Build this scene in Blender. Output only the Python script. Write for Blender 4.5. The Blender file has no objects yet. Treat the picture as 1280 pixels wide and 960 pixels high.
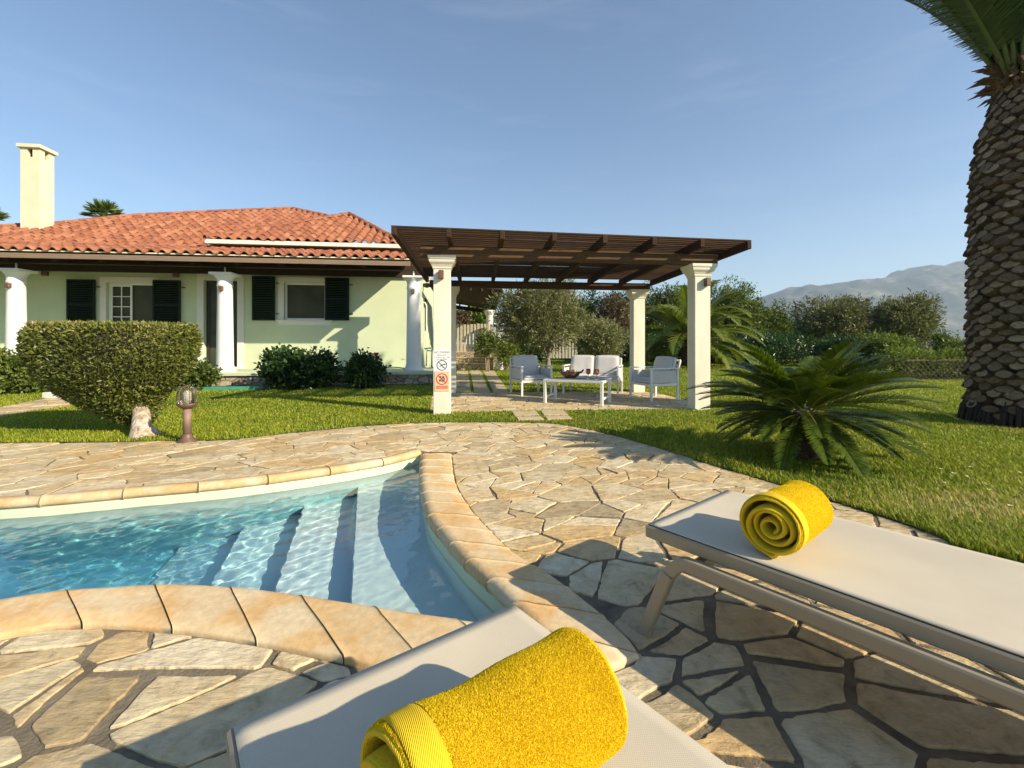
import bpy, bmesh, math, random
import numpy as np
from mathutils import Vector, noise as mnoise
random.seed(7)
RNG = np.random.default_rng(11)
R = math.radians
sc = bpy.context.scene
COL = sc.collection

# ------------------------------------------------------------------ camera calibration used for measuring
CH, F, HY = 1.08, 570.0, 430.0
def G(px, py, z=0.0):
    Y = F * (CH - z) / (py - HY)
    return ((px - 640) / F * Y, Y)
def G3(px, py, z=0.0):
    x, y = G(px, py, z); return np.array((x, y, z))
def P(px, py, Y):
    return np.array(((px - 640) / F * Y, Y, CH - (py - HY) * Y / F))

SUN_EL = 29.0
SUN_AZ = 120.0     # clockwise from +Y

# ------------------------------------------------------------------ object helpers
def link(o, parent=None):
    COL.objects.link(o)
    if parent is not None: o.parent = parent
    return o
def wloc(o):
    v = np.zeros(3)
    while o is not None:
        v += np.array(o.location); o = o.parent
    return v
def tag(o, label=None, cat=None, group=None, kind=None):
    if label: o['label'] = label
    if cat: o['category'] = cat
    if group: o['group'] = group
    if kind: o['kind'] = kind
    return o
def thing(name, label, cat, loc=(0, 0, 0), group=None):
    o = bpy.data.objects.new(name, None); link(o)
    o.empty_display_size = 0.1
    o.location = loc
    return tag(o, label, cat, group)

class MB:
    """collects polygons in world coordinates"""
    def __init__(s):
        s.V = []; s.Fc = []; s.n = 0; s.A = []
    def add(s, V, Fc, a=None):
        V = np.asarray(V, float).reshape(-1, 3)
        s.V.append(V)
        s.Fc.extend([tuple(int(i) + s.n for i in f) for f in Fc])
        s.A.extend([(random.random() if a is None else a)] * len(Fc))
        s.n += len(V); return s
    def obox(s, c, ax, ay, az, hx, hy, hz, bev=0.0, a=None):
        """box centre c, unit axes and half sizes, with optional chamfered edges"""
        c = np.array(c, float); ax = np.array(ax, float); ay = np.array(ay, float); az = np.array(az, float)
        if bev <= 0:
            V = [c + sx*hx*ax + sy*hy*ay + sz*hz*az for sx in (-1, 1) for sy in (-1, 1) for sz in (-1, 1)]
            Fc = [(0, 1, 3, 2), (4, 6, 7, 5), (0, 4, 5, 1), (2, 3, 7, 6), (0, 2, 6, 4), (1, 5, 7, 3)]
            return s.add(V, Fc, a)
        b = min(bev, hx*.9, hy*.9, hz*.9)
        H = (hx, hy, hz); AX = (ax, ay, az)
        V = []; idx = {}
        for sx in (-1, 1):
            for sy in (-1, 1):
                for sz in (-1, 1):
                    S = (sx, sy, sz)
                    for k in range(3):
                        p = c.copy()
                        for j in range(3):
                            p = p + S[j] * (H[j] - (0 if j == k else b)) * AX[j]
                        idx[(S, k)] = len(V); V.append(p)
        Fc = []
        for k in range(3):
            j, l = (k+1) % 3, (k+2) % 3
            for sg in (-1, 1):
                q = []
                for (u, w) in ((-1, -1), (1, -1), (1, 1), (-1, 1)):
                    S = [0, 0, 0]; S[k] = sg; S[j] = u; S[l] = w
                    q.append(idx[(tuple(S), k)])
                Fc.append(tuple(q if sg > 0 else q[::-1]))
        for k in range(3):
            j, l = (k+1) % 3, (k+2) % 3
            for sj in (-1, 1):
                for sl in (-1, 1):
                    S0 = [0, 0, 0]; S0[j] = sj; S0[l] = sl; S1 = list(S0); S0[k] = -1; S1[k] = 1
                    S0 = tuple(S0); S1 = tuple(S1)
                    Fc.append((idx[(S0, j)], idx[(S1, j)], idx[(S1, l)], idx[(S0, l)]))
        for sx in (-1, 1):
            for sy in (-1, 1):
                for sz in (-1, 1):
                    S = (sx, sy, sz)
                    Fc.append((idx[(S, 0)], idx[(S, 1)], idx[(S, 2)]))
        return s.add(V, Fc, a)
    def box(s, x0, x1, y0, y1, z0, z1, bev=0.0, a=None):
        return s.obox(((x0+x1)/2, (y0+y1)/2, (z0+z1)/2), (1, 0, 0), (0, 1, 0), (0, 0, 1), abs(x1-x0)/2, abs(y1-y0)/2, abs(z1-z0)/2, bev, a)
    def beam(s, p, q, w, h, up=(0, 0, 1), bev=0.0, a=None):
        """bar from p to q; w wide sideways, h tall; p,q are the centreline"""
        p = np.array(p, float); q = np.array(q, float)
        d = q - p; L = np.linalg.norm(d); d /= L
        side = np.cross(d, up); side /= np.linalg.norm(side); u = np.cross(side, d)
        return s.obox((p+q)/2, d, side, u, L/2, w/2, h/2, bev, a)
    def tube(s, pts, rad, n=10, cap=True, a=None):
        pts = np.array(pts, float); m = len(pts)
        rad = np.broadcast_to(np.array(rad, float), (m,))
        V = []; prev = None
        for i in range(m):
            t = pts[min(i+1, m-1)] - pts[max(i-1, 0)]; t /= (np.linalg.norm(t) + 1e-12)
            if prev is None:
                ref = np.array((0, 0, 1.)) if abs(t[2]) < .9 else np.array((1., 0, 0))
                e = np.cross(t, ref)
            else:
                e = prev - t*np.dot(prev, t)
            e /= np.linalg.norm(e); prev = e
            g = np.cross(t, e)
            for k in range(n):
                th = 2*math.pi*k/n
                V.append(pts[i] + rad[i]*(math.cos(th)*e + math.sin(th)*g))
        Fc = [(i*n+k, i*n+(k+1) % n, (i+1)*n+(k+1) % n, (i+1)*n+k) for i in range(m-1) for k in range(n)]
        if cap: Fc += [tuple(range(n))[::-1], tuple(range((m-1)*n, m*n))]
        return s.add(V, Fc, a)
    def lathe(s, c, prof, n=24, a=None):
        """prof: list of (r, z) revolved round the vertical through c"""
        V = []
        for r, z in prof:
            for k in range(n):
                th = 2*math.pi*k/n
                V.append((c[0]+r*math.cos(th), c[1]+r*math.sin(th), c[2]+z))
        m = len(prof)
        Fc = [(i*n+k, i*n+(k+1) % n, (i+1)*n+(k+1) % n, (i+1)*n+k) for i in range(m-1) for k in range(n)]
        Fc += [tuple(range(n))[::-1], tuple(range((m-1)*n, m*n))]
        return s.add(V, Fc, a)
    def sqlathe(s, c, ax, ay, prof, a=None):
        """square section stack: prof list of (half, z)"""
        c = np.array(c, float); ax = np.array(ax); ay = np.array(ay)
        V = []
        for h, z in prof:
            for sx, sy in ((-1, -1), (1, -1), (1, 1), (-1, 1)):
                V.append(c + sx*h*ax + sy*h*ay + np.array((0, 0, z)))
        m = len(prof)
        Fc = [(i*4+k, i*4+(k+1) % 4, (i+1)*4+(k+1) % 4, (i+1)*4+k) for i in range(m-1) for k in range(4)]
        Fc += [(3, 2, 1, 0), tuple(range((m-1)*4, m*4))]
        return s.add(V, Fc, a)
    def prism(s, poly, z0, z1, a=None):
        n = len(poly)
        V = [(p[0], p[1], z0) for p in poly] + [(p[0], p[1], z1) for p in poly]
        Fc = [tuple(range(n))[::-1], tuple(range(n, 2*n))] + [(i, (i+1) % n, n+(i+1) % n, n+i) for i in range(n)]
        return s.add(V, Fc, a)
    def build(s, name, mat, parent=None, smooth=False, attr=False):
        V = np.concatenate(s.V) if s.V else np.zeros((0, 3))
        if parent is not None: V = V - wloc(parent)
        me = bpy.data.meshes.new(name)
        me.from_pydata(V.tolist(), [], s.Fc)
        me.materials.append(mat)
        if smooth: me.polygons.foreach_set('use_smooth', [True]*len(me.polygons))
        if attr:
            at = me.attributes.new('rnd', 'FLOAT', 'FACE'); at.data.foreach_set('value', np.array(s.A, dtype=np.float32))
        o = bpy.data.objects.new(name, me)
        return link(o, parent)

def npmesh(name, V, Fa, mat, parent=None, rnd=None, smooth=False):
    """fast mesh: V (N,3), Fa (M,k) with constant k"""
    V = np.asarray(V, float)
    if parent is not None: V = V - wloc(parent)
    M, k = Fa.shape
    me = bpy.data.meshes.new(name)
    me.vertices.add(len(V)); me.vertices.foreach_set('co', V.astype(np.float32).ravel())
    me.loops.add(M*k); me.loops.foreach_set('vertex_index', Fa.astype(np.int32).ravel())
    me.polygons.add(M); me.polygons.foreach_set('loop_start', (np.arange(M)*k).astype(np.int32))
    me.polygons.foreach_set('loop_total', np.full(M, k, np.int32))
    if smooth: me.polygons.foreach_set('use_smooth', np.ones(M, bool))
    me.update(calc_edges=True)
    me.materials.append(mat)
    if rnd is not None:
        at = me.attributes.new('rnd', 'FLOAT', 'FACE'); at.data.foreach_set('value', np.asarray(rnd, np.float32))
    o = bpy.data.objects.new(name, me)
    return link(o, parent)

# ------------------------------------------------------------------ materials
MATS = {}
def nodes(name):
    m = bpy.data.materials.new(name); m.use_nodes = True
    t = m.node_tree; b = t.nodes['Principled BSDF']
    MATS[name] = m
    return m, t, b
def ramp(t, fac, stops):
    r = t.nodes.new('ShaderNodeValToRGB')
    e = r.color_ramp.elements
    while len(e) > 1: e.remove(e[-1])
    e[0].position = stops[0][0]; e[0].color = (*stops[0][1], 1)
    for p, c in stops[1:]:
        x = e.new(p); x.color = (*c, 1)
    t.links.new(fac, r.inputs[0]); return r.outputs[0]
def noise_tex(t, scale, detail=4, rough=.55, vec=None, dist=0.0):
    n = t.nodes.new('ShaderNodeTexNoise'); n.inputs['Scale'].default_value = scale
    n.inputs['Detail'].default_value = detail; n.inputs['Roughness'].default_value = rough
    n.inputs['Distortion'].default_value = dist
    if vec is None:
        g = t.nodes.new('ShaderNodeNewGeometry'); vec = g.outputs['Position']
    t.links.new(vec, n.inputs['Vector']); return n
def mapping(t, scale=(1, 1, 1), rot=(0, 0, 0)):
    g = t.nodes.new('ShaderNodeNewGeometry'); m = t.nodes.new('ShaderNodeMapping')
    m.inputs['Scale'].default_value = scale; m.inputs['Rotation'].default_value = rot
    t.links.new(g.outputs['Position'], m.inputs['Vector']); return m.outputs[0]
def mixc(t, a, b, fac, mode='MIX'):
    m = t.nodes.new('ShaderNodeMix'); m.data_type = 'RGBA'; m.blend_type = mode
    for s, v in ((m.inputs[6], a), (m.inputs[7], b)):
        if isinstance(v, tuple): s.default_value = (*v, 1)
        else: t.links.new(v, s)
    if isinstance(fac, (int, float)): m.inputs[0].default_value = fac
    else: t.links.new(fac, m.inputs[0])
    return m.outputs[2]
def bump(t, b, h, strength=.3, dist=.01):
    n = t.nodes.new('ShaderNodeBump'); n.inputs['Strength'].default_value = strength; n.inputs['Distance'].default_value = dist
    t.links.new(h, n.inputs['Height']); t.links.new(n.outputs[0], b.inputs['Normal']); return n
def simple(name, c1, c2=None, scale=6, rough=.6, bs=0.0, bscale=60, bdist=.004, metal=0, spec=None, stretch=None, detail=5):
    m, t, b = nodes(name)
    b.inputs['Roughness'].default_value = rough; b.inputs['Metallic'].default_value = metal
    if spec is not None: b.inputs['Specular IOR Level'].default_value = spec
    vec = mapping(t, stretch) if stretch else None
    if c2 is None: c2 = tuple(x*.86 for x in c1)
    n = noise_tex(t, scale, detail, .6, vec)
    t.links.new(ramp(t, n.outputs['Fac'], [(.3, c2), (.68, c1)]), b.inputs['Base Color'])
    if bs > 0:
        n2 = noise_tex(t, bscale, 4, .6, vec); bump(t, b, n2.outputs['Fac'], bs, bdist)
    return m
def attr_out(t):
    a = t.nodes.new('ShaderNodeAttribute'); a.attribute_name = 'rnd'; return a.outputs['Fac']
def foliage(name, stops, rough=.5, trans=.3, tcol=None, spec=.35):
    m, t, b = nodes(name)
    col = ramp(t, attr_out(t), stops)
    t.links.new(col, b.inputs['Base Color']); b.inputs['Roughness'].default_value = rough
    b.inputs['Specular IOR Level'].default_value = spec
    if trans > 0:
        tr = t.nodes.new('ShaderNodeBsdfTranslucent')
        hs = t.nodes.new('ShaderNodeHueSaturation'); hs.inputs['Value'].default_value = 1.5; hs.inputs['Saturation'].default_value = 1.1
        t.links.new(col, hs.inputs['Color']); t.links.new(hs.outputs[0], tr.inputs[0])
        mx = t.nodes.new('ShaderNodeMixShader'); mx.inputs[0].default_value = trans
        out = t.nodes['Material Output']
        t.links.new(b.outputs[0], mx.inputs[1]); t.links.new(tr.outputs[0], mx.inputs[2]); t.links.new(mx.outputs[0], out.inputs[0])
    return m

M_wall = simple('wall_plaster_green', (.585, .65, .44), (.53, .595, .39), 1.5, .85, .25, 90, .003)
M_cream = simple('cream_plaster', (.74, .70, .50), (.66, .61, .42), 2.2, .85, .3, 80, .003)
M_pcol = simple('pergola_column_paint', (.78, .75, .62), (.66, .62, .48), 3.0, .8, .45, 45, .004, stretch=(1, 1, .35))
M_white = simple('white_paint', (.80, .80, .76), (.74, .74, .69), 3, .6, .12, 60, .002)
M_trim = simple('white_trim', (.74, .73, .66), (.68, .67, .6), 4, .6)
M_shut = simple('shutter_green', (.006, .018, .010), (.004, .011, .007), 4, .6, spec=.2)
M_metalw = simple('white_metal', (.80, .80, .76), (.76, .76, .72), 3, .35)
M_cush = simple('grey_cushion', (.64, .615, .57), (.60, .575, .53), 8, .9, .3, 400, .001)
M_cushl = simple('light_cushion', (.66, .64, .62), (.62, .60, .58), 8, .9, .3, 400, .001)
M_slat = simple('grey_slat', (.20, .195, .19), (.15, .145, .14), 10, .6)
M_taupe = simple('taupe_metal', (.33, .275, .185), (.31, .255, .17), 5, .38)
M_black = simple('black_metal', (.02, .02, .02), None, 5, .4)
M_brownmetal = simple('rusty_lamp_metal', (.26, .17, .125), (.17, .11, .08), 9, .65, .3, 80, .002)
M_bronze = simple('bronze_fitting', (.16, .09, .06), (.1, .06, .04), 9, .5)
M_grout = simple('mortar', (.235, .195, .13), (.105, .085, .055), 7, .95, .8, 70, .01)
M_soil = simple('soil', (.10, .075, .045), (.05, .04, .025), 12, .95, .8, 50, .02)
M_fence = simple('pale_fence_wood', (.52, .47, .36), (.36, .32, .24), 12, .8, .3, 60, .003, stretch=(4, 4, .5))
M_lattice = simple('lattice_wood', (.10, .075, .045), (.06, .045, .03), 12, .8)
M_edging = simple('green_edging', (.05, .30, .20), (.04, .2, .13), 8, .55)
M_hose = simple('green_hose', (.02, .22, .15), None, 8, .4)
M_fascia = simple('fascia_wood', (.26, .185, .125), (.19, .13, .085), 9, .7, stretch=(.6, .6, 6))
M_bark = simple('olive_bark', (.34, .28, .19), (.20, .16, .11), 14, .9, .8, 40, .01, stretch=(1, 1, .3))
M_lime = simple('limewashed_bark', (.70, .63, .50), (.22, .13, .07), 17, .9, 1.0, 26, .03, stretch=(1, 1, .28), detail=9)
M_branch = simple('dark_branches', (.05, .045, .03), (.03, .028, .018), 10, .9)
M_rock = simple('pale_slab', (.55, .45, .28), (.42, .33, .19), 7, .85, .6, 40, .006)
M_stonewall = None

def wood_mat(name, c1, c2, stretch):
    m, t, b = nodes(name)
    v = mapping(t, stretch)
    n = noise_tex(t, 5, 6, .7, v, .4)
    c = ramp(t, n.outputs['Fac'], [(.25, c2), (.55, c1), (.8, tuple(x*1.5 for x in c1))])
    at = ramp(t, attr_out(t), [(0, (.7, .7, .7)), (1, (1.25, 1.2, 1.15))])
    t.links.new(mixc(t, c, at, 1.0, 'MULTIPLY'), b.inputs['Base Color'])
    b.inputs['Roughness'].default_value = .8; b.inputs['Specular IOR Level'].default_value = .2
    bump(t, b, n.outputs['Fac'], .4, .005)
    return m
M_wood = wood_mat('pergola_wood', (.058, .032, .017), (.024, .014, .008), (.7, 5, 9))
M_woodb = wood_mat('lit_beam_wood', (.125, .075, .038), (.055, .032, .018), (.7, 5, 9))  # lighter copy of the pergola wood, sunlit tone of the beams put into colour
M_woodd = wood_mat('dark_porch_wood', (.050, .033, .023), (.022, .015, .011), (.7, 5, 9))

def glass_dark():
    m, t, b = nodes('dark_glass'); b.inputs['Base Color'].default_value = (.035, .042, .038, 1)
    b.inputs['Roughness'].default_value = .25; b.inputs['Specular IOR Level'].default_value = .1
    n = noise_tex(t, 1.2, 3); t.links.new(ramp(t, n.outputs['Fac'], [(.3, (.045, .050, .032)), (.7, (.085, .088, .058))]), b.inputs['Base Color'])
    return m
M_pane = glass_dark()
def room_mat():
    m, t, b = nodes('dim_room_wall'); b.inputs['Roughness'].default_value = .9
    n = noise_tex(t, 1.0, 3); t.links.new(ramp(t, n.outputs['Fac'], [(.3, (.26, .24, .18)), (.7, (.32, .30, .23))]), b.inputs['Base Color'])
    return m
M_room = room_mat()
def clear_glass(name='clear_glass', col=(.97, .97, .95), rough=.0):
    m, t, b = nodes(name); b.inputs['Base Color'].default_value = (*col, 1)
    b.inputs['Transmission Weight'].default_value = 1; b.inputs['Roughness'].default_value = rough; b.inputs['IOR'].default_value = 1.45
    n = noise_tex(t, 20, 3); t.links.new(ramp(t, n.outputs['Fac'], [(.3, tuple(x*.93 for x in col)), (.7, col)]), b.inputs['Base Color'])
    return m
M_glass = clear_glass()
M_lampglass = clear_glass('lamp_glass', (.78, .76, .62), .25)

# tiles
def tile_mat():
    m, t, b = nodes('terracotta')
    a = attr_out(t)
    c = ramp(t, a, [(0, (.25, .092, .045)), (.35, (.32, .112, .052)), (.7, (.36, .138, .066)), (1, (.42, .185, .098))])
    n = noise_tex(t, 3.2, 6, .65)
    c2 = mixc(t, c, ramp(t, n.outputs['Fac'], [(.3, (.72, .66, .62)), (.6, (1, 1, 1)), (.8, (1.1, 1.05, 1.0))]), 1.0, 'MULTIPLY')
    n2 = noise_tex(t, 26, 4, .7)
    c3 = mixc(t, c2, (.30, .17, .11), ramp(t, n2.outputs['Fac'], [(.58, (0, 0, 0)), (.75, (.6, .6, .6))]))
    t.links.new(c3, b.inputs['Base Color']); b.inputs['Roughness'].default_value = .8
    bump(t, b, n2.outputs['Fac'], .3, .004)
    return m
M_tile = tile_mat()

def stone_mat():
    m, t, b = nodes('crazy_paving_stone')
    a = attr_out(t)
    base = ramp(t, a, [(0, (.38, .32, .22)), (.15, (.62, .55, .41)), (.3, (.55, .42, .25)), (.45, (.70, .63, .48)), (.6, (.48, .42, .31)), (.72, (.62, .46, .26)), (.85, (.74, .68, .55)), (1, (.57, .50, .37))])
    n1 = noise_tex(t, 3.4, 6, .65, None, .5)
    stain = ramp(t, n1.outputs['Fac'], [(.44, (0, 0, 0)), (.64, (1, 1, 1))])
    c = mixc(t, base, (.56, .40, .17), mixc(t, (0, 0, 0), stain, .50))
    n2 = noise_tex(t, 12, 7, .7, None, .6)
    c = mixc(t, c, ramp(t, n2.outputs['Fac'], [(.28, (.50, .46, .38)), (.46, (.88, .87, .84)), (.72, (1.20, 1.19, 1.16))]), 1.0, 'MULTIPLY')
    n3 = noise_tex(t, 55, 4, .7)
    spots = ramp(t, n3.outputs['Fac'], [(.60, (0, 0, 0)), (.74, (1, 1, 1))])
    c = mixc(t, c, (.20, .16, .10), mixc(t, (0, 0, 0), spots, .55))
    c = mixc(t, c, (1.0, .94, .80), 1.0, 'MULTIPLY')
    t.links.new(c, b.inputs['Base Color'])
    n5 = noise_tex(t, 9, 3, .5)
    t.links.new(ramp(t, n5.outputs['Fac'], [(.3, (.5, .5, .5)), (.7, (.85, .85, .85))]), b.inputs['Roughness'])
    v = mapping(t, (1, 2.6, 1), (0, 0, .6))
    n4 = noise_tex(t, 11, 9, .60, v, .35)
    bn = bump(t, b, n4.outputs['Fac'], .8, .020)
    b2 = t.nodes.new('ShaderNodeBump'); b2.inputs['Strength'].default_value = .35; b2.inputs['Distance'].default_value = .004
    t.links.new(n3.outputs['Fac'], b2.inputs['Height']); t.links.new(bn.outputs[0], b2.inputs['Normal']); t.links.new(b2.outputs[0], b.inputs['Normal'])
    return m
M_stone = stone_mat()

def coping_mat():
    m, t, b = nodes('coping_sandstone')
    a = attr_out(t)
    base = ramp(t, a, [(0, (.60, .45, .25)), (.5, (.64, .50, .30)), (1, (.68, .56, .37))])
    n1 = noise_tex(t, 4.5, 4, .55, None, .3)
    c = mixc(t, base, (.60, .36, .13), ramp(t, n1.outputs['Fac'], [(.45, (0, 0, 0)), (.62, (.75, .75, .75))]))
    n2 = noise_tex(t, 30, 5, .6)
    c = mixc(t, c, ramp(t, n2.outputs['Fac'], [(.3, (.84, .82, .78)), (.7, (1.06, 1.06, 1.05))]), 1.0, 'MULTIPLY')
    n3 = noise_tex(t, 7, 5, .7)
    c = mixc(t, c, (.22, .17, .10), ramp(t, n3.outputs['Fac'], [(.66, (0, 0, 0)), (.8, (.6, .6, .6))]))
    t.links.new(c, b.inputs['Base Color']); b.inputs['Roughness'].default_value = .78
    bump(t, b, n2.outputs['Fac'], .45, .006)
    return m
M_coping = coping_mat()

def liner_mat(name, c1, c2):
    return simple(name, c1, c2, 3, .5)
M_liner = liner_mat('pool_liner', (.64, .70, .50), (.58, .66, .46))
M_wallblue = liner_mat('pool_wall_depth_tint', (.46, .90, .95), (.42, .87, .92))  # light absorbed by deeper water painted into the lower wall colour
M_step2 = liner_mat('pool_third_step_depth_tint', (.68, .91, .93), (.65, .89, .91))  # pale step colour shifted to cyan, imitating the water above it
M_step3 = liner_mat('pool_lowest_step_depth_tint', (.54, .87, .91), (.50, .84, .89))  # stronger cyan shift for the deepest step, again imitating water absorption
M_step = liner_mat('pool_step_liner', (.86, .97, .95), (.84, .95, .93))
M_deep = liner_mat('pool_floor_depth_tint', (.34, .90, .97), (.31, .88, .95))  # floor turquoise carries the blue that deep water gives the light

def lawn_mat():
    m, t, b = nodes('lawn_soil_green')
    n = noise_tex(t, 1.3, 5, .6)
    c = ramp(t, n.outputs['Fac'], [(.3, (.10, .16, .02)), (.55, (.15, .22, .03)), (.75, (.19, .22, .05))])
    n2 = noise_tex(t, 60, 3, .7)
    c = mixc(t, c, ramp(t, n2.outputs['Fac'], [(.35, (.45, .45, .4)), (.65, (1.25, 1.25, 1.2))]), 1.0, 'MULTIPLY')
    t.links.new(c, b.inputs['Base Color']); b.inputs['Roughness'].default_value = .9
    bump(t, b, n2.outputs['Fac'], .8, .03)
    return m
M_lawn = lawn_mat()
def grass_mat():
    m, t, b = nodes('grass_blades')
    a = attr_out(t)
    c = ramp(t, a, [(0, (.13, .17, .014)), (.4, (.26, .315, .024)), (.75, (.40, .43, .040)), (.93, (.50, .49, .09)), (1, (.52, .42, .18))])
    n = noise_tex(t, .9, 4, .6)
    c = mixc(t, c, ramp(t, n.outputs['Fac'], [(.35, (.85, .95, .75)), (.65, (1.15, 1.08, 1.0))]), 1.0, 'MULTIPLY')
    t.links.new(c, b.inputs['Base Color']); b.inputs['Roughness'].default_value = .55
    b.inputs['Specular IOR Level'].default_value = .25
    tr = t.nodes.new('ShaderNodeBsdfTranslucent'); t.links.new(c, tr.inputs[0])
    mx = t.nodes.new('ShaderNodeMixShader'); mx.inputs[0].default_value = .35; out = t.nodes['Material Output']
    t.links.new(b.outputs[0], mx.inputs[1]); t.links.new(tr.outputs[0], mx.inputs[2]); t.links.new(mx.outputs[0], out.inputs[0])
    return m
M_grass = grass_mat()
M_ground = simple('far_ground', (.08, .11, .035), (.05, .07, .025), .02, .95)

M_olive = foliage('olive_leaves', [(0, (.085, .095, .028)), (.5, (.17, .18, .065)), (.85, (.27, .265, .115)), (1, (.36, .33, .16))], .5, .2)
M_dark = foliage('dark_leaves', [(0, (.012, .035, .008)), (.5, (.030, .070, .014)), (.85, (.060, .115, .022)), (1, (.10, .16, .04))], .35, .2, spec=.5)
M_mid = foliage('mid_leaves', [(0, (.030, .055, .010)), (.45, (.085, .125, .020)), (.8, (.18, .22, .04)), (1, (.26, .29, .07))], .45, .28)
M_yel = foliage('yellowish_leaves', [(0, (.07, .11, .015)), (.5, (.14, .19, .03)), (.85, (.21, .25, .045)), (1, (.28, .28, .07))], .5, .3)
M_brownf = foliage('bronze_leaves', [(0, (.05, .045, .02)), (.5, (.12, .09, .045)), (1, (.22, .15, .08))], .6, .2)
M_topiary = foliage('topiary_leaves', [(0, (.05, .070, .012)), (.4, (.12, .145, .026)), (.72, (.22, .235, .05)), (.92, (.34, .28, .10)), (1, (.48, .30, .17))], .45, .18)
M_cycad = foliage('cycad_leaf', [(0, (.035, .070, .009)), (.6, (.085, .130, .016)), (1, (.22, .24, .04))], .38, .2, spec=.35)
M_palm = foliage('palm_leaf', [(0, (.020, .050, .010)), (.6, (.048, .090, .016)), (1, (.12, .15, .03))], .42, .2, spec=.35)
M_palmy = foliage('yellow_green_palm_leaf', [(0, (.09, .13, .02)), (.6, (.17, .21, .035)), (1, (.26, .27, .06))], .45, .3)  # yellow-green leaves of the small date palm
M_rachis = simple('palm_rachis', (.22, .24, .06), (.15, .17, .04), 8, .5)
M_red = simple('red_petals', (.50, .015, .03), (.35, .01, .02), 40, .6)
M_dry = simple('dry_fibre', (.17, .10, .05), (.08, .045, .025), 20, .95, .6, 60, .01)

def trunk_mat():
    m, t, b = nodes('palm_boots')
    a = attr_out(t)
    c = ramp(t, a, [(0, (.022, .014, .008)), (.2, (.075, .050, .028)), (.5, (.145, .100, .056)), (.8, (.23, .165, .095)), (1, (.33, .25, .15))])  # tones lowered to carry the crown's shade, lowest ones for gaps between boots
    n = noise_tex(t, 22, 6, .7)
    c = mixc(t, c, ramp(t, n.outputs['Fac'], [(.3, (.45, .42, .4)), (.6, (1.05, 1.03, 1)), (.8, (1.3, 1.28, 1.2))]), 1.0, 'MULTIPLY')
    t.links.new(c, b.inputs['Base Color']); b.inputs['Roughness'].default_value = .9
    bump(t, b, n.outputs['Fac'], .9, .015)
    return m
M_trunk = trunk_mat()

def wall_stone_mat():
    m, t, b = nodes('rubble_stone')
    v = t.nodes.new('ShaderNodeTexVoronoi'); v.inputs['Scale'].default_value = 3.6
    v2 = t.nodes.new('ShaderNodeTexVoronoi'); v2.feature = 'DISTANCE_TO_EDGE'; v2.inputs['Scale'].default_value = 3.6
    mp = mapping(t, (1, 1, 1.7))
    t.links.new(mp, v.inputs['Vector']); t.links.new(mp, v2.inputs['Vector'])
    c = ramp(t, v.outputs['Color'], [(0, (.26, .2, .13)), (.5, (.42, .36, .26)), (1, (.52, .46, .36))])
    e = ramp(t, v2.outputs['Distance'], [(.0, (0, 0, 0)), (.06, (1, 1, 1))])
    c = mixc(t, (.13, .115, .09), c, e)
    n = noise_tex(t, 18, 5, .7)
    c = mixc(t, c, ramp(t, n.outputs['Fac'], [(.3, (.65, .62, .58)), (.7, (1.15, 1.15, 1.12))]), 1.0, 'MULTIPLY')
    t.links.new(c, b.inputs['Base Color']); b.inputs['Roughness'].default_value = .9
    bump(t, b, e, .8, .03)
    return m
M_rubble = wall_stone_mat()

def towel_mat():
    m, t, b = nodes('yellow_terry')
    n = noise_tex(t, 260, 4, .7)
    c = ramp(t, n.outputs['Fac'], [(.3, (.60, .415, .008)), (.6, (.78, .57, .016)), (.8, (.86, .67, .035))])
    t.links.new(c, b.inputs['Base Color']); b.inputs['Roughness'].default_value = .95
    b.inputs['Specular IOR Level'].default_value = .1
    b.inputs['Sheen Weight'].default_value = .3; b.inputs['Sheen Tint'].default_value = (1, .85, .2, 1)
    bump(t, b, n.outputs['Fac'], .9, .004)
    return m
M_towel = towel_mat()
def towel_flat():
    m, t, b = nodes('yellow_woven_band')
    w = t.nodes.new('ShaderNodeTexWave'); w.inputs['Scale'].default_value = 120; w.inputs['Distortion'].default_value = 1
    g = t.nodes.new('ShaderNodeNewGeometry'); t.links.new(g.outputs['Position'], w.inputs['Vector'])
    c = ramp(t, w.outputs['Fac'], [(0, (.66, .44, .012)), (1, (.76, .53, .03))])
    t.links.new(c, b.inputs['Base Color']); b.inputs['Roughness'].default_value = .85; b.inputs['Specular IOR Level'].default_value = .15
    bump(t, b, w.outputs['Fac'], .5, .002)
    return m
M_band = towel_flat()
M_fuzz = foliage('terry_loops', [(0, (.56, .39, .006)), (.5, (.78, .58, .016)), (1, (.90, .73, .06))], .95, .25, spec=.05)

def sling_mat():
    m, t, b = nodes('beige_sling_fabric')
    ck = t.nodes.new('ShaderNodeTexChecker'); ck.inputs['Scale'].default_value = 420
    v = mapping(t, (1, 1, 1), (0, 0, R(-38)))
    t.links.new(v, ck.inputs['Vector'])
    n = noise_tex(t, 5, 4)
    c = mixc(t, ramp(t, n.outputs['Fac'], [(.3, (.56, .495, .37)), (.7, (.61, .545, .415))]), ramp(t, ck.outputs['Fac'], [(0, (.88, .88, .88)), (1, (1.06, 1.06, 1.06))]), 1.0, 'MULTIPLY')
    t.links.new(c, b.inputs['Base Color']); b.inputs['Roughness'].default_value = .62
    n2 = noise_tex(t, 700, 2); bump(t, b, n2.outputs['Fac'], .35, .0015)
    return m
M_sling = sling_mat()
def water_mat():
    m, t, b = nodes('pool_water'); t.nodes.clear()
    o = t.nodes.new('ShaderNodeOutputMaterial'); g = t.nodes.new('ShaderNodeBsdfGlass')
    g.inputs['IOR'].default_value = 1.33; g.inputs['Roughness'].default_value = 0; g.inputs['Color'].default_value = (.90, .99, 1.0, 1)
    t.links.new(g.outputs[0], o.inputs[0]); return m
M_water = water_mat()

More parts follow.
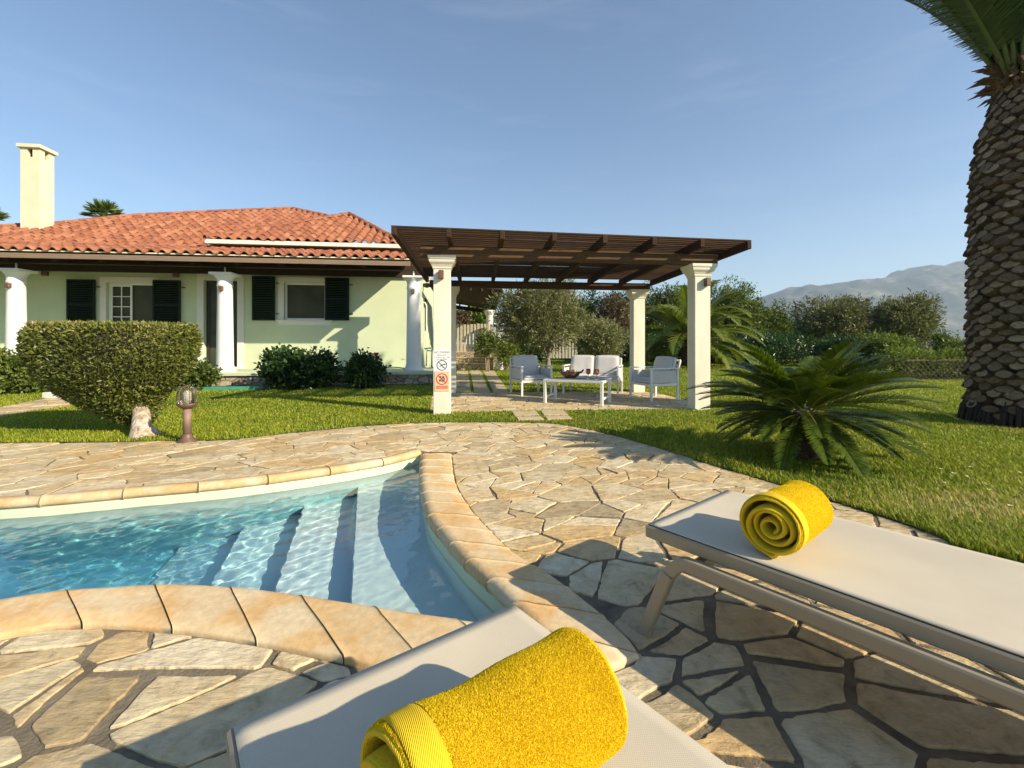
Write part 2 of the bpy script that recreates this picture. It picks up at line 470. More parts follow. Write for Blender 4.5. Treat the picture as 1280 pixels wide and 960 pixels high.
# ------------------------------------------------------------------ 2-D helpers
def inpoly(px, py, poly):
    poly = np.asarray(poly, float); n = len(poly)
    ins = np.zeros(px.shape, bool); j = n-1
    for i in range(n):
        xi, yi = poly[i]; xj, yj = poly[j]
        c = ((yi > py) != (yj > py)) & (px < (xj-xi)*(py-yi)/((yj-yi) + 1e-12) + xi)
        ins ^= c; j = i
    return ins
def catmull(pts, n=12):
    pts = [np.array(p, float) for p in pts]; out = []
    for i in range(len(pts)-1):
        p0 = pts[max(i-1, 0)]; p1 = pts[i]; p2 = pts[i+1]; p3 = pts[min(i+2, len(pts)-1)]
        for k in range(n):
            t = k/n
            out.append(.5*((2*p1)+(-p0+p2)*t+(2*p0-5*p1+4*p2-p3)*t*t+(-p0+3*p1-3*p2+p3)*t**3))
    out.append(pts[-1]); return np.array(out)
def resample(c, n):
    c = np.asarray(c); s = np.r_[0, np.cumsum(np.linalg.norm(np.diff(c, axis=0), axis=1))]
    t = np.linspace(0, s[-1], n)
    return np.stack([np.interp(t, s, c[:, k]) for k in range(c.shape[1])], 1), s[-1]
def nearest_on(poly, p):
    """closest point on closed polyline to p"""
    a = poly; b = np.roll(poly, -1, 0); d = b-a
    t = np.clip(((p-a)*d).sum(1)/((d*d).sum(1)+1e-12), 0, 1)
    q = a+d*t[:, None]; k = np.argmin(((q-p)**2).sum(1)); return q[k]

# ================================================================== POOL LAYOUT
ZC = .035
far_in = catmull([(-6.6, 1.9), (-6.2, 2.5), (-4.9, 2.86)] + [G(*p, -.03) for p in ((0, 636.7), (176, 621.7), (292, 611), (397, 597), (480, 583), (526, 570.5))])
right_in = catmull([G(*p, ZC) for p in ((526.6, 569.0), (525, 596), (533, 637), (550, 662), (580, 696), (615.6, 727.5), (640.6, 752.5), (676, 791))])
near_in = catmull([G(*p, ZC) for p in ((676, 791), (590, 776), (480, 759), (405, 748), (319, 735), (225, 728.6), (142, 732), (0, 748))] + [(-3.1, 1.35), (-4.5, .9), (-6.0, 1.1), (-6.6, 1.9)])
right_out = catmull([G(*p, ZC) for p in ((564, 565.6), (569, 599), (587.5, 630.6), (603, 648), (634, 679), (672, 704), (700, 721), (775, 780.6), (800, 812))])
near_out = catmull([G(*p, ZC) for p in ((800, 812), (640, 868), (540, 845), (469, 825), (375, 804), (270, 785.6), (180, 775.5), (94, 774), (0, 787))] + [(-2.9, 1.12), (-4.4, .65), (-6.2, .85), (-6.85, 1.9)])
INNER = np.concatenate([far_in[:-1], right_in[:-1], near_in[:-1]])
far_out_l = []
for i, p in enumerate(far_in):
    t = far_in[min(i+1, len(far_in)-1)]-far_in[max(i-1, 0)]; t /= np.linalg.norm(t)
    far_out_l.append(p+np.array((-t[1], t[0]))*.085)
far_out = np.array(far_out_l)
OUTER = np.concatenate([far_out, right_out[:-1], near_out[:-1]])
def grown(poly, d):
    c = []; n = len(poly)
    area = .5*np.sum(poly[:, 0]*np.roll(poly[:, 1], -1)-np.roll(poly[:, 0], -1)*poly[:, 1])
    sg = 1 if area > 0 else -1
    for i in range(n):
        t = poly[(i+1) % n]-poly[i-1]; t /= (np.linalg.norm(t)+1e-9)
        c.append(poly[i]+sg*np.array((t[1], -t[0]))*d)
    return np.array(c)

pool = thing('swimming_pool', 'curved swimming pool with pale liner, underwater steps and sandstone coping', 'swimming pool', (-2.0, 2.6, 0))
# walls and floor
m = MB()
wl = grown(INNER, .012); n = len(wl)
recv = []
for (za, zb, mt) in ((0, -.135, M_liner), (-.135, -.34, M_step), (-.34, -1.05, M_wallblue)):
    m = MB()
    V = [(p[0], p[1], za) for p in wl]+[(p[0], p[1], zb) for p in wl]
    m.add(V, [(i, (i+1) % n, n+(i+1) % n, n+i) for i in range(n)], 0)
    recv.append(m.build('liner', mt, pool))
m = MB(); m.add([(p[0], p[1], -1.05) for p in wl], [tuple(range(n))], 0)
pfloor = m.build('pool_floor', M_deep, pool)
# underwater steps: edges run along e, descending towards -q
A1 = np.array((-.80, 2.26))*1.0286; e = np.array((-.303, .953)); e /= np.linalg.norm(e); q = np.array((e[1], -e[0]))
recv += [pfloor]
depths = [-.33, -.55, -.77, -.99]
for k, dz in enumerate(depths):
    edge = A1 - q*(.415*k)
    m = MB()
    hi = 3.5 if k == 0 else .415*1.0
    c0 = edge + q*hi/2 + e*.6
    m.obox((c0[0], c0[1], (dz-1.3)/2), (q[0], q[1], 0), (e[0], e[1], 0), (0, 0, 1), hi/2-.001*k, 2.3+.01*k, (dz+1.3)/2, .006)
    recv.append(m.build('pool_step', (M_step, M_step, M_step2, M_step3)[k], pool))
for o in recv: o.cycles.is_caustics_receiver = True
# coping stones
def coping(inn, out, step, thin=False):
    a, L = resample(inn, 2); 
    a, L = resample(inn, max(3, int(L/step)*6+1)); b, _ = resample(out, len(a))
    i = 0; N = len(a)-1
    while i < N:
        j = min(i+6, N)
        if N-j < 3: j = N
        A = a[i:j+1].copy(); B = b[i:j+1].copy()
        gap = .0035
        for X in (A, B):
            d0 = X[1]-X[0]; X[0] += d0/np.linalg.norm(d0)*gap
            d1 = X[-2]-X[-1]; X[-1] += d1/np.linalg.norm(d1)*gap
        W = np.linalg.norm(B-A, axis=1).mean()
        ztop = ZC+random.uniform(-.002, .002)
        prof = [(.012, -.032), (-.004, -.020), (-.010, -.002), (-.006, .016), (.008, .030), (.030, .041), (.055, .042), (.085, .037), (W*.6, .033), (W-.012, .020), (W-.003, .014), (W, .008), (W, -.032)]
        if thin: prof = [(.012, -.032), (-.004, -.022), (-.010, -.004), (-.006, .014), (.006, .028), (.022, .035), (W-.008, .035), (W, .028), (W, -.032)]
        V = []
        for r in range(len(A)):
            d = (B[r]-A[r])/W
            for w, z in prof:
                p = A[r]+d*w; V.append((p[0], p[1], z+ztop-ZC+.0012*mnoise.noise(Vector((p[0]*9, p[1]*9, z*9)))))
        K = len(prof); Fc = []
        for r in range(len(A)-1):
            for k in range(K):
                Fc.append((r*K+k, r*K+(k+1) % K, (r+1)*K+(k+1) % K, (r+1)*K+k))
        Fc += [tuple(range(K)), tuple(range((len(A)-1)*K, len(A)*K))[::-1]]
        mm = MB(); mm.add(V, Fc, random.random()); o = mm.build('coping_stone', M_coping, pool, True, True)
        bv = o.modifiers.new('b', 'BEVEL'); bv.width = .004; bv.segments = 2; bv.limit_method = 'ANGLE'; bv.angle_limit = R(50)
        i = j
coping(far_in[30:], far_out[30:], .42, True)
coping(right_in, right_out, .205)
coping(near_in[:-30], near_out[:-30], .33)
# mortar bed below the coping joints
# water surface with real ripples
def water():
    poly = grown(INNER, .02)
    x0, x1, y0, y1 = -6.8, .35, .7, 4.5
    d = .013
    xs = np.arange(x0, x1, d); ys = np.arange(y0, y1, d)
    X, Y = np.meshgrid(xs, ys); Z = np.zeros_like(X)
    rg = np.random.default_rng(5)
    for i in range(46):
        th = rg.normal(2.6, .9); lam = rg.uniform(.045, .17); k = 2*math.pi/lam
        Z += .00105*lam**1.15*1.8*np.sin(k*(X*math.cos(th)+Y*math.sin(th))+rg.uniform(0, 6.3)+.8*np.sin(1.7*X+i)+.7*np.sin(2.1*Y+2*i))
    calm = .35+.45*np.clip((-(X+.9*.0)-.2*Y)/1.6, 0, 1)
    Z *= calm
    # skip cells fully outside
    N0, N1 = X.shape
    ins = inpoly(X.ravel(), Y.ravel(), grown(INNER, .05)).reshape(X.shape)
    idx = -np.ones(X.shape, int); 
    cell = ins[:-1, :-1] | ins[1:, :-1] | ins[:-1, 1:] | ins[1:, 1:]
    use = np.zeros(X.shape, bool)
    use[:-1, :-1] |= cell; use[1:, :-1] |= cell; use[:-1, 1:] |= cell; use[1:, 1:] |= cell
    idx[use] = np.arange(use.sum())
    V = np.stack([X[use], Y[use], Z[use]-.10], 1)
    r, c = np.nonzero(cell)
    Fa = np.stack([idx[r, c], idx[r, c+1], idx[r+1, c+1], idx[r+1, c]], 1)
    o = npmesh('water', V, Fa, M_water, None, None, True)
    o.cycles.is_caustics_caster = True
    tag(o, kind='structure')
water()

# ================================================================== GROUND AND LAWN LAYOUT
patio_edge = catmull([(-12, 4.75)] + [G(*p) for p in ((-120, 557), (0, 554), (120, 553), (235, 551), (300, 549), (350, 543), (400, 538), (450, 533), (500, 530), (560, 528.5), (640, 528), (690, 530), (740, 538), (790, 551), (850, 569), (900, 585), (960, 602), (1000, 615), (1060, 633), (1130, 655), (1180, 675), (1220, 692))] + [(3.0, 1.85), (4.0, .9), (5.0, -.4), (5.2, -2.2)], 6)
PATIO = np.concatenate([patio_edge, [(-12, -2.2)]])
TERR = np.array([G(*p) for p in ((538, 514), (563, 516), (640, 514.5), (720, 513.5), (800, 512.5), (884, 512), (884, 508), (860, 501), (828, 493), (800, 489), (720, 489.5), (640, 490.5), (563, 491.5), (540, 492))])
PATHL = np.array([G(*p) for p in ((-90, 537), (-40, 528), (0, 522.5), (45, 514), (95, 507), (135, 503), (140, 494), (110, 490.5), (78, 491), (58, 498), (0, 509), (-60, 518), (-120, 527))])
slabs = []
for k in range(3):
    x0t, x1t = ((571.5, 584.5), (587.5, 600.5), (603.5, 617.5))[k]; x0b, x1b = ((568, 589), (593, 612.5), (617, 636))[k]
    for r in range(7):
        f0, f1 = r/7, (r+.90)/7
        ya, yb = 491.0, 463.5
        Ya, Yb = G(0, ya)[1], G(0, yb)[1]
        Y0 = Ya+(Yb-Ya)*f0; Y1 = Ya+(Yb-Ya)*f1
        xs0 = G(x0b, ya)[0]+(G(x0t, yb)[0]-G(x0b, ya)[0])*f0; xs1 = G(x1b, ya)[0]+(G(x1t, yb)[0]-G(x1b, ya)[0])*f0
        xe0 = G(x0b, ya)[0]+(G(x0t, yb)[0]-G(x0b, ya)[0])*f1; xe1 = G(x1b, ya)[0]+(G(x1t, yb)[0]-G(x1b, ya)[0])*f1
        slabs.append(np.array([(xs0, Y0), (xs1, Y0), (xe1, Y1), (xe0, Y1)]))
steps4 = [np.array([G(*p) for p in q_]) for q_ in (
    ((643, 521.5), (674, 521), (670, 515.6), (640, 516)), ((680, 521), (710, 520.2), (704, 514.8), (675.5, 515.2)),
    ((648, 526.8), (680, 526.3), (676, 522.8), (645, 523.2)), ((684, 526.0), (715, 525.2), (711, 521.8), (681.5, 522.4)))]

# house frame
HA = R(7.2); hu = np.array((math.cos(HA), math.sin(HA))); hv = np.array((-math.sin(HA), math.cos(HA)))
RC = np.array((-2.71, 12.56)); DW = 1.6
HO = RC + DW*hv + .10*hu
def H(a, b, z):
    p = HO + a*hu + b*hv; return np.array((p[0], p[1], z))
def W(px, py, b=0.0):
    """pixel -> (a, z) on the vertical plane at depth b"""
    d = np.array(((px-640)/F, 1.0)); o = HO + b*hv
    t = np.dot(o, hv)/np.dot(d, hv)
    p = t*d; return float(np.dot(p-HO, hu)), float(CH-(py-HY)*t/F)
U3 = np.array((hu[0], hu[1], 0)); V3 = np.array((hv[0], hv[1], 0)); Z3 = np.array((0, 0, 1.))
PLAT = np.array([H(-18, -DW-.38, 0)[:2], H(.55, -DW-.38, 0)[:2], H(.55, 9, 0)[:2], H(-18, 9, 0)[:2]])
BED = np.array([G(*p) for p in ((-200, 494), (0, 491), (60, 490.5), (190, 489.5), (320, 487), (420, 484), (500, 482), (548, 482), (548, 462), (300, 462), (-200, 462))])

def fill_mesh(name, outer, holes, z, mat):
    bm = bmesh.new()
    def loop(poly):
        vs = [bm.verts.new((p[0], p[1], z)) for p in poly]
        return [bm.edges.new((vs[i], vs[(i+1) % len(vs)])) for i in range(len(vs))]
    es = loop(outer)
    for h in holes: es += loop(h)
    bmesh.ops.triangle_fill(bm, use_beauty=True, use_dissolve=False, edges=es)
    me = bpy.data.meshes.new(name); bm.to_mesh(me); bm.free(); me.materials.append(mat)
    for p in me.polygons:
        if p.normal.z < 0: p.flip()
    o = bpy.data.objects.new(name, me); return link(o)
S = 4200
g = fill_mesh('ground', [(-S, -60), (S, -60), (S, S), (-S, S)], [grown(INNER, .03)], -.0055, M_grout)
tag(g, kind='structure')
fg = fill_mesh('field', [(-S, 44), (S, 44), (S, S-5), (-S, S-5)], [], -.02, M_ground); tag(fg, kind='structure')
lw = fill_mesh('lawn', [(-40, -2.0), (40, -2.0), (40, 44), (-40, 44)], [PATIO[1:-1] if False else np.clip(PATIO, (-39.9, -1.9), (39, 43)), TERR, PATHL], .006, M_lawn)
tag(lw, kind='structure')
bd = fill_mesh('flower_bed', BED, [], .014, M_soil); tag(bd, kind='structure')

# ------------------------------------------------------------------ crazy paving
def paving(name, region, holes, bbox, seed, rmin, rmax, ztop, gapf, keep=None):
    rg = random.Random(seed)
    x0w, x1w, y0w, y1w = bbox
    cw_, sw_ = math.cos(.45), math.sin(.45)
    cr_ = [((X_*cw_+Y_*sw_)/1.22, (-X_*sw_+Y_*cw_)*1.22) for X_ in (x0w, x1w) for Y_ in (y0w, y1w)]
    x0, x1 = min(c[0] for c in cr_)-.4, max(c[0] for c in cr_)+.4; y0, y1 = min(c[1] for c in cr_)-.4, max(c[1] for c in cr_)+.4
    sites = []; grid = {}
    cs = rmax*2
    tries = int((x1-x0)*(y1-y0)*200)
    for t in range(tries):
        x = rg.uniform(x0, x1); y = rg.uniform(y0, y1)
        r = rmin+(rmax-rmin)*rg.random()**(1.6 if t < tries*.55 else 4)
        if t > tries*.55: r = rmin*rg.uniform(.7, 1.1)
        gx, gy = int(x//cs), int(y//cs); ok = True
        for i in (-1, 0, 1):
            for j in (-1, 0, 1):
                for (u, v, w) in grid.get((gx+i, gy+j), ()):
                    if (u-x)**2+(v-y)**2 < (r+w)**2*.86: ok = False; break
                if not ok: break
            if not ok: break
        if ok:
            sites.append((x, y, r)); grid.setdefault((gx, gy), []).append((x, y, r))
    # the slabs run longer one way : sites live in a turned and stretched frame
    ca_, sa_ = math.cos(.45), math.sin(.45); st_ = 1.22
    def UW(Q_):
        u = Q_[:, 0]*st_; v = Q_[:, 1]/st_
        return np.stack([u*ca_-v*sa_, u*sa_+v*ca_], 1)
    def shape(P_, m, rg):
        # chip corners, densify, roughen
        cc = []
        for i in range(len(P_)):
            p, q2 = P_[i], P_[(i+1) % len(P_)]
            if np.linalg.norm(q2-p) < .012: continue
            cc += [p+(q2-p)*rg.uniform(.01, .07), q2+(p-q2)*rg.uniform(.01, .07)]
        if len(cc) < 5: return
        cc = np.array(cc); dn = []
        for i in range(len(cc)):
            p, q2 = cc[i], cc[(i+1) % len(cc)]; L = np.linalg.norm(q2-p)
            if L < 1e-5: continue
            ns = max(1, int(L/.020)); t_ = (q2-p)/L; nn = np.array((t_[1], -t_[0]))
            bow = rg.uniform(-.03, .03)*L
            for s in range(ns):
                f = s/ns; pt = p+(q2-p)*f
                am = .006*mnoise.noise(Vector((pt[0]*60, pt[1]*60, seed)))+.006*mnoise.noise(Vector((pt[0]*12, pt[1]*12, seed+5)))
                dn.append(pt+nn*(am+bow*math.sin(math.pi*f)))
        dn = np.array(dn)
        # keep inside region / outside holes
        out = ~inpoly(dn[:, 0], dn[:, 1], region)
        if out.all(): return
        if out.any():
            for i in np.nonzero(out)[0]: dn[i] = nearest_on(region, dn[i])
        bad = False
        for h in holes:
            ih = inpoly(dn[:, 0], dn[:, 1], h)
            if ih.all(): bad = True; break
            if ih.any():
                for i in np.nonzero(ih)[0]: dn[i] = nearest_on(h, dn[i])
        if bad: return
        if holes:
            mid_ = (dn+np.roll(dn, -1, 0))/2; lng = np.linalg.norm(dn-np.roll(dn, -1, 0), axis=1) > .05
            for h in holes:
                hs_ = grown(h, -.03)
                if (inpoly(mid_[:, 0], mid_[:, 1], hs_) & lng).any(): return
        ar = .5*abs(np.sum(dn[:, 0]*np.roll(dn[:, 1], -1)-np.roll(dn[:, 0], -1)*dn[:, 1]))
        if ar < .0018: return
        kp = [i for i in range(len(dn)) if np.linalg.norm(dn[i]-dn[i-1]) > .0015]
        dn = dn[kp]; n = len(dn)
        if n < 4: return
        c = dn.mean(0)
        dz = rg.uniform(-.003, .003); tx, ty = rg.uniform(-.008, .008), rg.uniform(-.008, .008)
        def zt(p): return ztop+dz+tx*(p[0]-c[0])+ty*(p[1]-c[1])
        def ins(p, d):
            v = c-p; L = np.linalg.norm(v); return p+v/L*min(d, L*.4)
        r0 = [(*p, -.028) for p in dn]
        r1 = [(*p, zt(p)-.003) for p in dn]
        a1 = [ins(p, .0018) for p in dn]; r2 = [(*p, zt(p)-.0008) for p in a1]
        a2 = [ins(p, .006) for p in dn]; r3 = [(*p, zt(p)) for p in a2]
        Fc = []
        for k in range(3):
            Fc += [(k*n+i, k*n+(i+1) % n, (k+1)*n+(i+1) % n, (k+1)*n+i) for i in range(n)]
        Fc.append(tuple(range(3*n, 4*n)))
        area_sign = np.sum(dn[:, 0]*np.roll(dn[:, 1], -1)-np.roll(dn[:, 0], -1)*dn[:, 1])
        if area_sign < 0: Fc = [f[::-1] for f in Fc]
        m.add(r0+r1+r2+r3, Fc, rg.random())
    m = MB()
    for (x, y, r) in sites:
        wx, wy = UW(np.array([(x, y)]))[0]
        if not (x0w < wx < x1w and y0w < wy < y1w): continue
        if keep is not None and not keep(wx, wy): continue
        gx, gy = int(x//cs), int(y//cs)
        nb = [s for i in (-2, -1, 0, 1, 2) for j in (-2, -1, 0, 1, 2) for s in grid.get((gx+i, gy+j), ()) if not (s[0] == x and s[1] == y)]
        poly = [np.array((x+dx, y+dy)) for dx, dy in ((-.8, -.8), (.8, -.8), (.8, .8), (-.8, .8))]
        for (u, v, w) in nb:
            d = np.array((u-x, v-y)); D = np.linalg.norm(d); nrm = d/D
            off = (D*D+r*r-w*w)/(2*D)
            gp = gapf(*UW(np.array([(x, y)]))[0])*rg.uniform(.35, 1.7)
            off -= gp
            c = np.dot(nrm, (x, y))+off
            new = []
            for i in range(len(poly)):
                p, q2 = poly[i], poly[(i+1) % len(poly)]
                dp, dq = np.dot(nrm, p)-c, np.dot(nrm, q2)-c
                if dp <= 0: new.append(p)
                if (dp < 0) != (dq < 0): new.append(p+(q2-p)*dp/(dp-dq))
            poly = new
            if len(poly) < 3: break
        if len(poly) < 3: continue
        pieces = [np.array(poly)]
        def parea(Q_): return .5*abs(np.sum(Q_[:, 0]*np.roll(Q_[:, 1], -1)-np.roll(Q_[:, 0], -1)*Q_[:, 1]))
        def cut(Q_, lvl):
            A_ = parea(Q_); lim = rmax*rmax*rg.uniform(.45, 2.6)
            if lvl > 3 or A_ < lim: return [Q_]
            ed = np.roll(Q_, -1, 0)-Q_; L_ = np.hypot(ed[:, 0], ed[:, 1])
            # cut roughly across the longer side
            pc_ = Q_-Q_.mean(0); cv = pc_.T@pc_; w_, v_ = np.linalg.eigh(cv); th_ = math.atan2(v_[1, 1], v_[0, 1])+rg.gauss(0, .55)
            c_ = Q_.mean(0)+np.array((rg.uniform(-.3, .3), rg.uniform(-.3, .3)))*math.sqrt(A_)
            n_ = np.array((math.cos(th_), math.sin(th_))); gp = gapf(*UW(np.array([(x, y)]))[0])*rg.uniform(.4, 1.6); res = []
            for sg_ in (1, -1):
                new = []
                for i in range(len(Q_)):
                    p, q2 = Q_[i], Q_[(i+1) % len(Q_)]
                    dp, dq = sg_*np.dot(n_, p-c_)+gp, sg_*np.dot(n_, q2-c_)+gp
                    if dp <= 0: new.append(p)
                    if (dp < 0) != (dq < 0): new.append(p+(q2-p)*dp/(dp-dq))
                if len(new) > 2: res += cut(np.array(new), lvl+1)
            return res
        pieces = cut(pieces[0], 0)
        for P_ in pieces:
          P_ = UW(P_)
          if parea(P_) < .0018: continue
          shape(P_, m, rg)
    return m.build(name, M_stone, None, False, True)
def gap_main(x, y):
    t = min(max((y-1.9)/1.4, 0), 1)
    return .0135*(1-t)+.0045*t
pv = paving('patio', PATIO, [grown(OUTER, .012)], (-8.5, 4.6, -.6, 6.4), 3, .10, .235, .002, gap_main,
            keep=lambda x, y: abs(x) < 1.2*max(y, .3)+.9)
tag(pv, kind='structure')
pt = paving('terrace', TERR, [], (-2.2, 4.2, 6.8, 11), 9, .11, .24, .004, lambda x, y: .009)
tag(pt, kind='structure')
pp = paving('path', PATHL, [], (-12.5, -6.0, 4.5, 11.5), 13, .12, .3, .006, lambda x, y: .008)
tag(pp, kind='structure')
m = MB()
for s in slabs:
    m.prism(s, -.02, .022)
o = m.build('rear_path', M_rock, None, False, True); tag(o, kind='structure')
sl = ['front left', 'front right']
labs = ['pale square stepping stone in the grass strip, back left one of the four', 'pale square stepping stone in the grass strip, back right one of the four',
        'pale stepping stone nearest the pool patio, left one of the front pair', 'pale stepping stone nearest the pool patio, right one of the front pair']
for s, lb in zip(steps4, labs):
    m = MB(); m.prism(s, -.02, .03)
    o = m.build('stepping_stone', M_rock); tag(o, lb, 'stepping stone', 'stepping stones between patio and pergola')
    bv = o.modifiers.new('b', 'BEVEL'); bv.width = .006; bv.segments = 2

# ------------------------------------------------------------------ grass
def grass():
    N = 760000
    rg = np.random.default_rng(2)
    # distance from camera with density falling as 1/d^2
    u = rg.random(N); d0, d1 = 2.0, 34.0
    Y = np.exp(np.log(d0)+(np.log(d1)-np.log(d0))*u**1.08)
    X = Y*rg.uniform(-1.22, 1.22, N)
    ok = ~inpoly(X, Y, PATIO)
    for h in [TERR, PATHL, PLAT, BED]+steps4: ok &= ~inpoly(X, Y, h)
    for s in slabs: ok &= ~inpoly(X, Y, s)
    X, Y = X[ok], Y[ok]; n = len(X)
    # worn patches
    pat = np.array([mnoise.noise(Vector((x*.55, y*.55, 3.1))) for x, y in zip(X[:n:1], Y[:n:1])])
    # bare-ish spot on the right lawn
    bare = np.exp(-(((X-3.0)/.62)**2+((Y-3.0)/.34)**2))
    kp = rg.random(n) > bare*.8
    X, Y, pat, bare = X[kp], Y[kp], pat[kp], bare[kp]; n = len(X)
    h = rg.uniform(.016, .040, n)*(1+.25*pat)*(1+np.clip(Y-7, 0, 20)*.03)*(1+.45*np.clip((4.6-Y)/1.5, 0, 1)*(X > 0))
    w = .0015+.00062*Y*rg.uniform(.7, 1.4, n)
    az = rg.uniform(0, 6.283, n); lean = rg.uniform(.1, 1.1, n)
    dx, dy = np.cos(az), np.sin(az); sx, sy = -dy, dx
    z0 = .004
    base1 = np.stack([X-sx*w, Y-sy*w, np.full(n, z0)], 1); base2 = np.stack([X+sx*w, Y+sy*w, np.full(n, z0)], 1)
    mid1 = np.stack([X-sx*w*.8+dx*h*lean*.35, Y-sy*w*.8+dy*h*lean*.35, z0+h*.6], 1)
    mid2 = np.stack([X+sx*w*.8+dx*h*lean*.35, Y+sy*w*.8+dy*h*lean*.35, z0+h*.6], 1)
    tip = np.stack([X+dx*h*lean, Y+dy*h*lean, z0+h], 1)
    V = np.concatenate([base1, base2, mid1, mid2, tip]); i = np.arange(n)
    T = np.concatenate([np.stack([i, i+n, i+3*n], 1), np.stack([i, i+3*n, i+2*n], 1), np.stack([i+2*n, i+3*n, i+4*n], 1)])
    r = np.clip(.42+.30*pat+rg.normal(0, .20, n)+bare*.5, 0, .97)
    r = np.where(rg.random(n) < .03+.6*bare, 1.0, r)
    o = npmesh('grass', V, T, M_grass, None, np.concatenate([r, r, r])); tag(o, 'short green lawn grass around the patio and pergola', 'grass', kind='stuff')
grass()

# fallen petals on the right lawn
pet = [(1105, 548), (1128, 556), (1137, 562), (1176, 592), (1192, 598), (1213, 590), (1231, 612), (1274, 597), (1180, 610), (1236, 619), (1156, 560), (1262, 640), (1118, 568), (1208, 602)]
mp_ = None
for k, (a, b) in enumerate(pet):
    x, y = G(a, b)
    m = MB()
    V = []; n = 7; r = .013
    for i in range(n):
        t = 6.283*i/n; V.append((x+r*math.cos(t)*(1+.3*math.sin(3*t+k)), y+r*math.sin(t), .042+.004*math.sin(2*t+k)))
    V += [(vx, vy, vz+.003) for vx, vy, vz in V]
    m.add(V, [tuple(range(n))[::-1], tuple(range(n, 2*n))]+[(i, (i+1) % n, n+(i+1) % n, n+i) for i in range(n)])
    if mp_ is None: mp_ = simple('pale_petal', (.80, .76, .42), (.7, .62, .25), 9, .6)
    o = m.build('petal', mp_); tag(o, 'tiny pale yellow petal lying on the right lawn', 'petal', 'petals scattered on the lawn')

# ================================================================== VILLA
villa = thing('villa', 'pale green single-storey villa with terracotta roof, white round porch columns and dark green shutters', 'house', tuple(H(-6, 2, 0)))
ZB = .35          # porch floor
ZT = 2.93         # column top
eb = -DW-.58      # eave line depth
a_l, a_r = -16.5, W(512, 320, eb)[0]
ze = W(285, 318.5, eb)[1]
PS = .466         # roof pitch (tan)
def hb(m, a0, a1, b0, b1, z0, z1, bev=0, att=None):
    c = H((a0+a1)/2, (b0+b1)/2, (z0+z1)/2)
    return m.obox(c, U3, V3, Z3, abs(a1-a0)/2, abs(b1-b0)/2, abs(z1-z0)/2, bev, att)
# platform
m = MB(); hb(m, -18, .60, -DW-.42, 0, ZB-.09, ZB, .012); m.build('porch_slab', M_wall, villa)
m = MB(); hb(m, -18, .54, -DW-.36, 0, -.05, ZB-.092); m.build('plinth', M_rubble, villa)
# openings on the front wall
w1a0, w1zt = W(133, 353); w1a1, w1zb = W(192, 413)
w2a0, w2zt = W(355, 353); w2a1, w2zb = W(407, 400)
da0, dzt = W(255, 350); da1 = W(297, 350)[0]; dzb = ZB
wt = W(512, 322, 0)[1]
PP = .25          # porch roof pitch
def zA(b): return ze+PP*(b-eb)
walltop = zA(0)-.10
xs = sorted([-17.0, w1a0, w1a1, da0, da1, w2a0, w2a1, 0.0])
m = MB()
ops = [(w1a0, w1a1, w1zb, w1zt), (w2a0, w2a1, w2zb, w2zt), (da0, da1, dzb, dzt)]
for i in range(len(xs)-1):
    x0, x1 = xs[i], xs[i+1]
    o_ = [o for o in ops if abs(o[0]-x0) < 1e-6 and abs(o[1]-x1) < 1e-6]
    if not o_: hb(m, x0, x1, 0, .28, ZB-.02, walltop)
    else:
        z0, z1 = o_[0][2], o_[0][3]
        if z0 > ZB+.01: hb(m, x0, x1, 0, .28, ZB-.02, z0)
        hb(m, x0, x1, 0, .28, z1, walltop)
# side and back walls
hb(m, -.28, 0, .281, 8.5, -.05, walltop)
hb(m, -17, -.281, 8.22, 8.5, -.05, walltop)
hb(m, -17, -16.72, .281, 8.219, -.05, walltop)
m.build('wall', M_wall, villa)
# dim interior seen through the openings
m = MB(); hb(m, -16.7, -.3, 3.2, 3.25, 0, walltop); hb(m, -16.7, -.3, .3, 3.2, ZB-.04, ZB-.01); hb(m, -16.7, -.3, .3, 3.2, walltop-.08, walltop-.05)
m.build('inner_room', M_room, villa)

def surround(m, a0, a1, z0, z1, w, b0, b1, bottom=True):
    hb(m, a0-w, a0, b0, b1, z0-(w if bottom else 0), z1+w); hb(m, a1, a1+w, b0, b1, z0-(w if bottom else 0), z1+w)
    hb(m, a0, a1, b0, b1, z1, z1+w)
    if bottom: hb(m, a0, a1, b0, b1, z0-w, z0)
def frame_in(m, a0, a1, z0, z1, w, b0, b1):
    hb(m, a0, a0+w, b0, b1, z0, z1); hb(m, a1-w, a1, b0, b1, z0, z1)
    hb(m, a0+w, a1-w, b0, b1, z1-w, z1); hb(m, a0+w, a1-w, b0, b1, z0, z0+w)
def shutter(a0, a1, z0, z1, bb):
    m = MB()
    w = .055; b0, b1 = bb-.02, bb+.02
    frame_in(m, a0, a1, z0, z1, w, b0, b1)
    hb(m, a0+w, a1-w, b0+.002, b1-.002, (z0+z1)/2-.03, (z0+z1)/2+.03)
    sh = m.build('shutter', M_shut, villa)
    m = MB(); n = int((z1-z0-2*w)/.05)
    for k in range(n):
        z = z0+w+(k+.5)*(z1-z0-2*w)/n
        c = H((a0+a1)/2, bb, z); up = np.array((V3[0]*.6, V3[1]*.6, .8))
        n3 = np.cross(U3, up)
        m.obox(c, U3, up, n3, (a1-a0)/2-w, .028, .005)
    m.build('louvre', M_shut, sh)
    m = MB()
    for z in (z0+.2, z1-.2): hb(m, a1+.001, a1+.10, -.03, -.01, z-.015, z+.015)
    m.build('hinge', M_black, sh)
    return sh
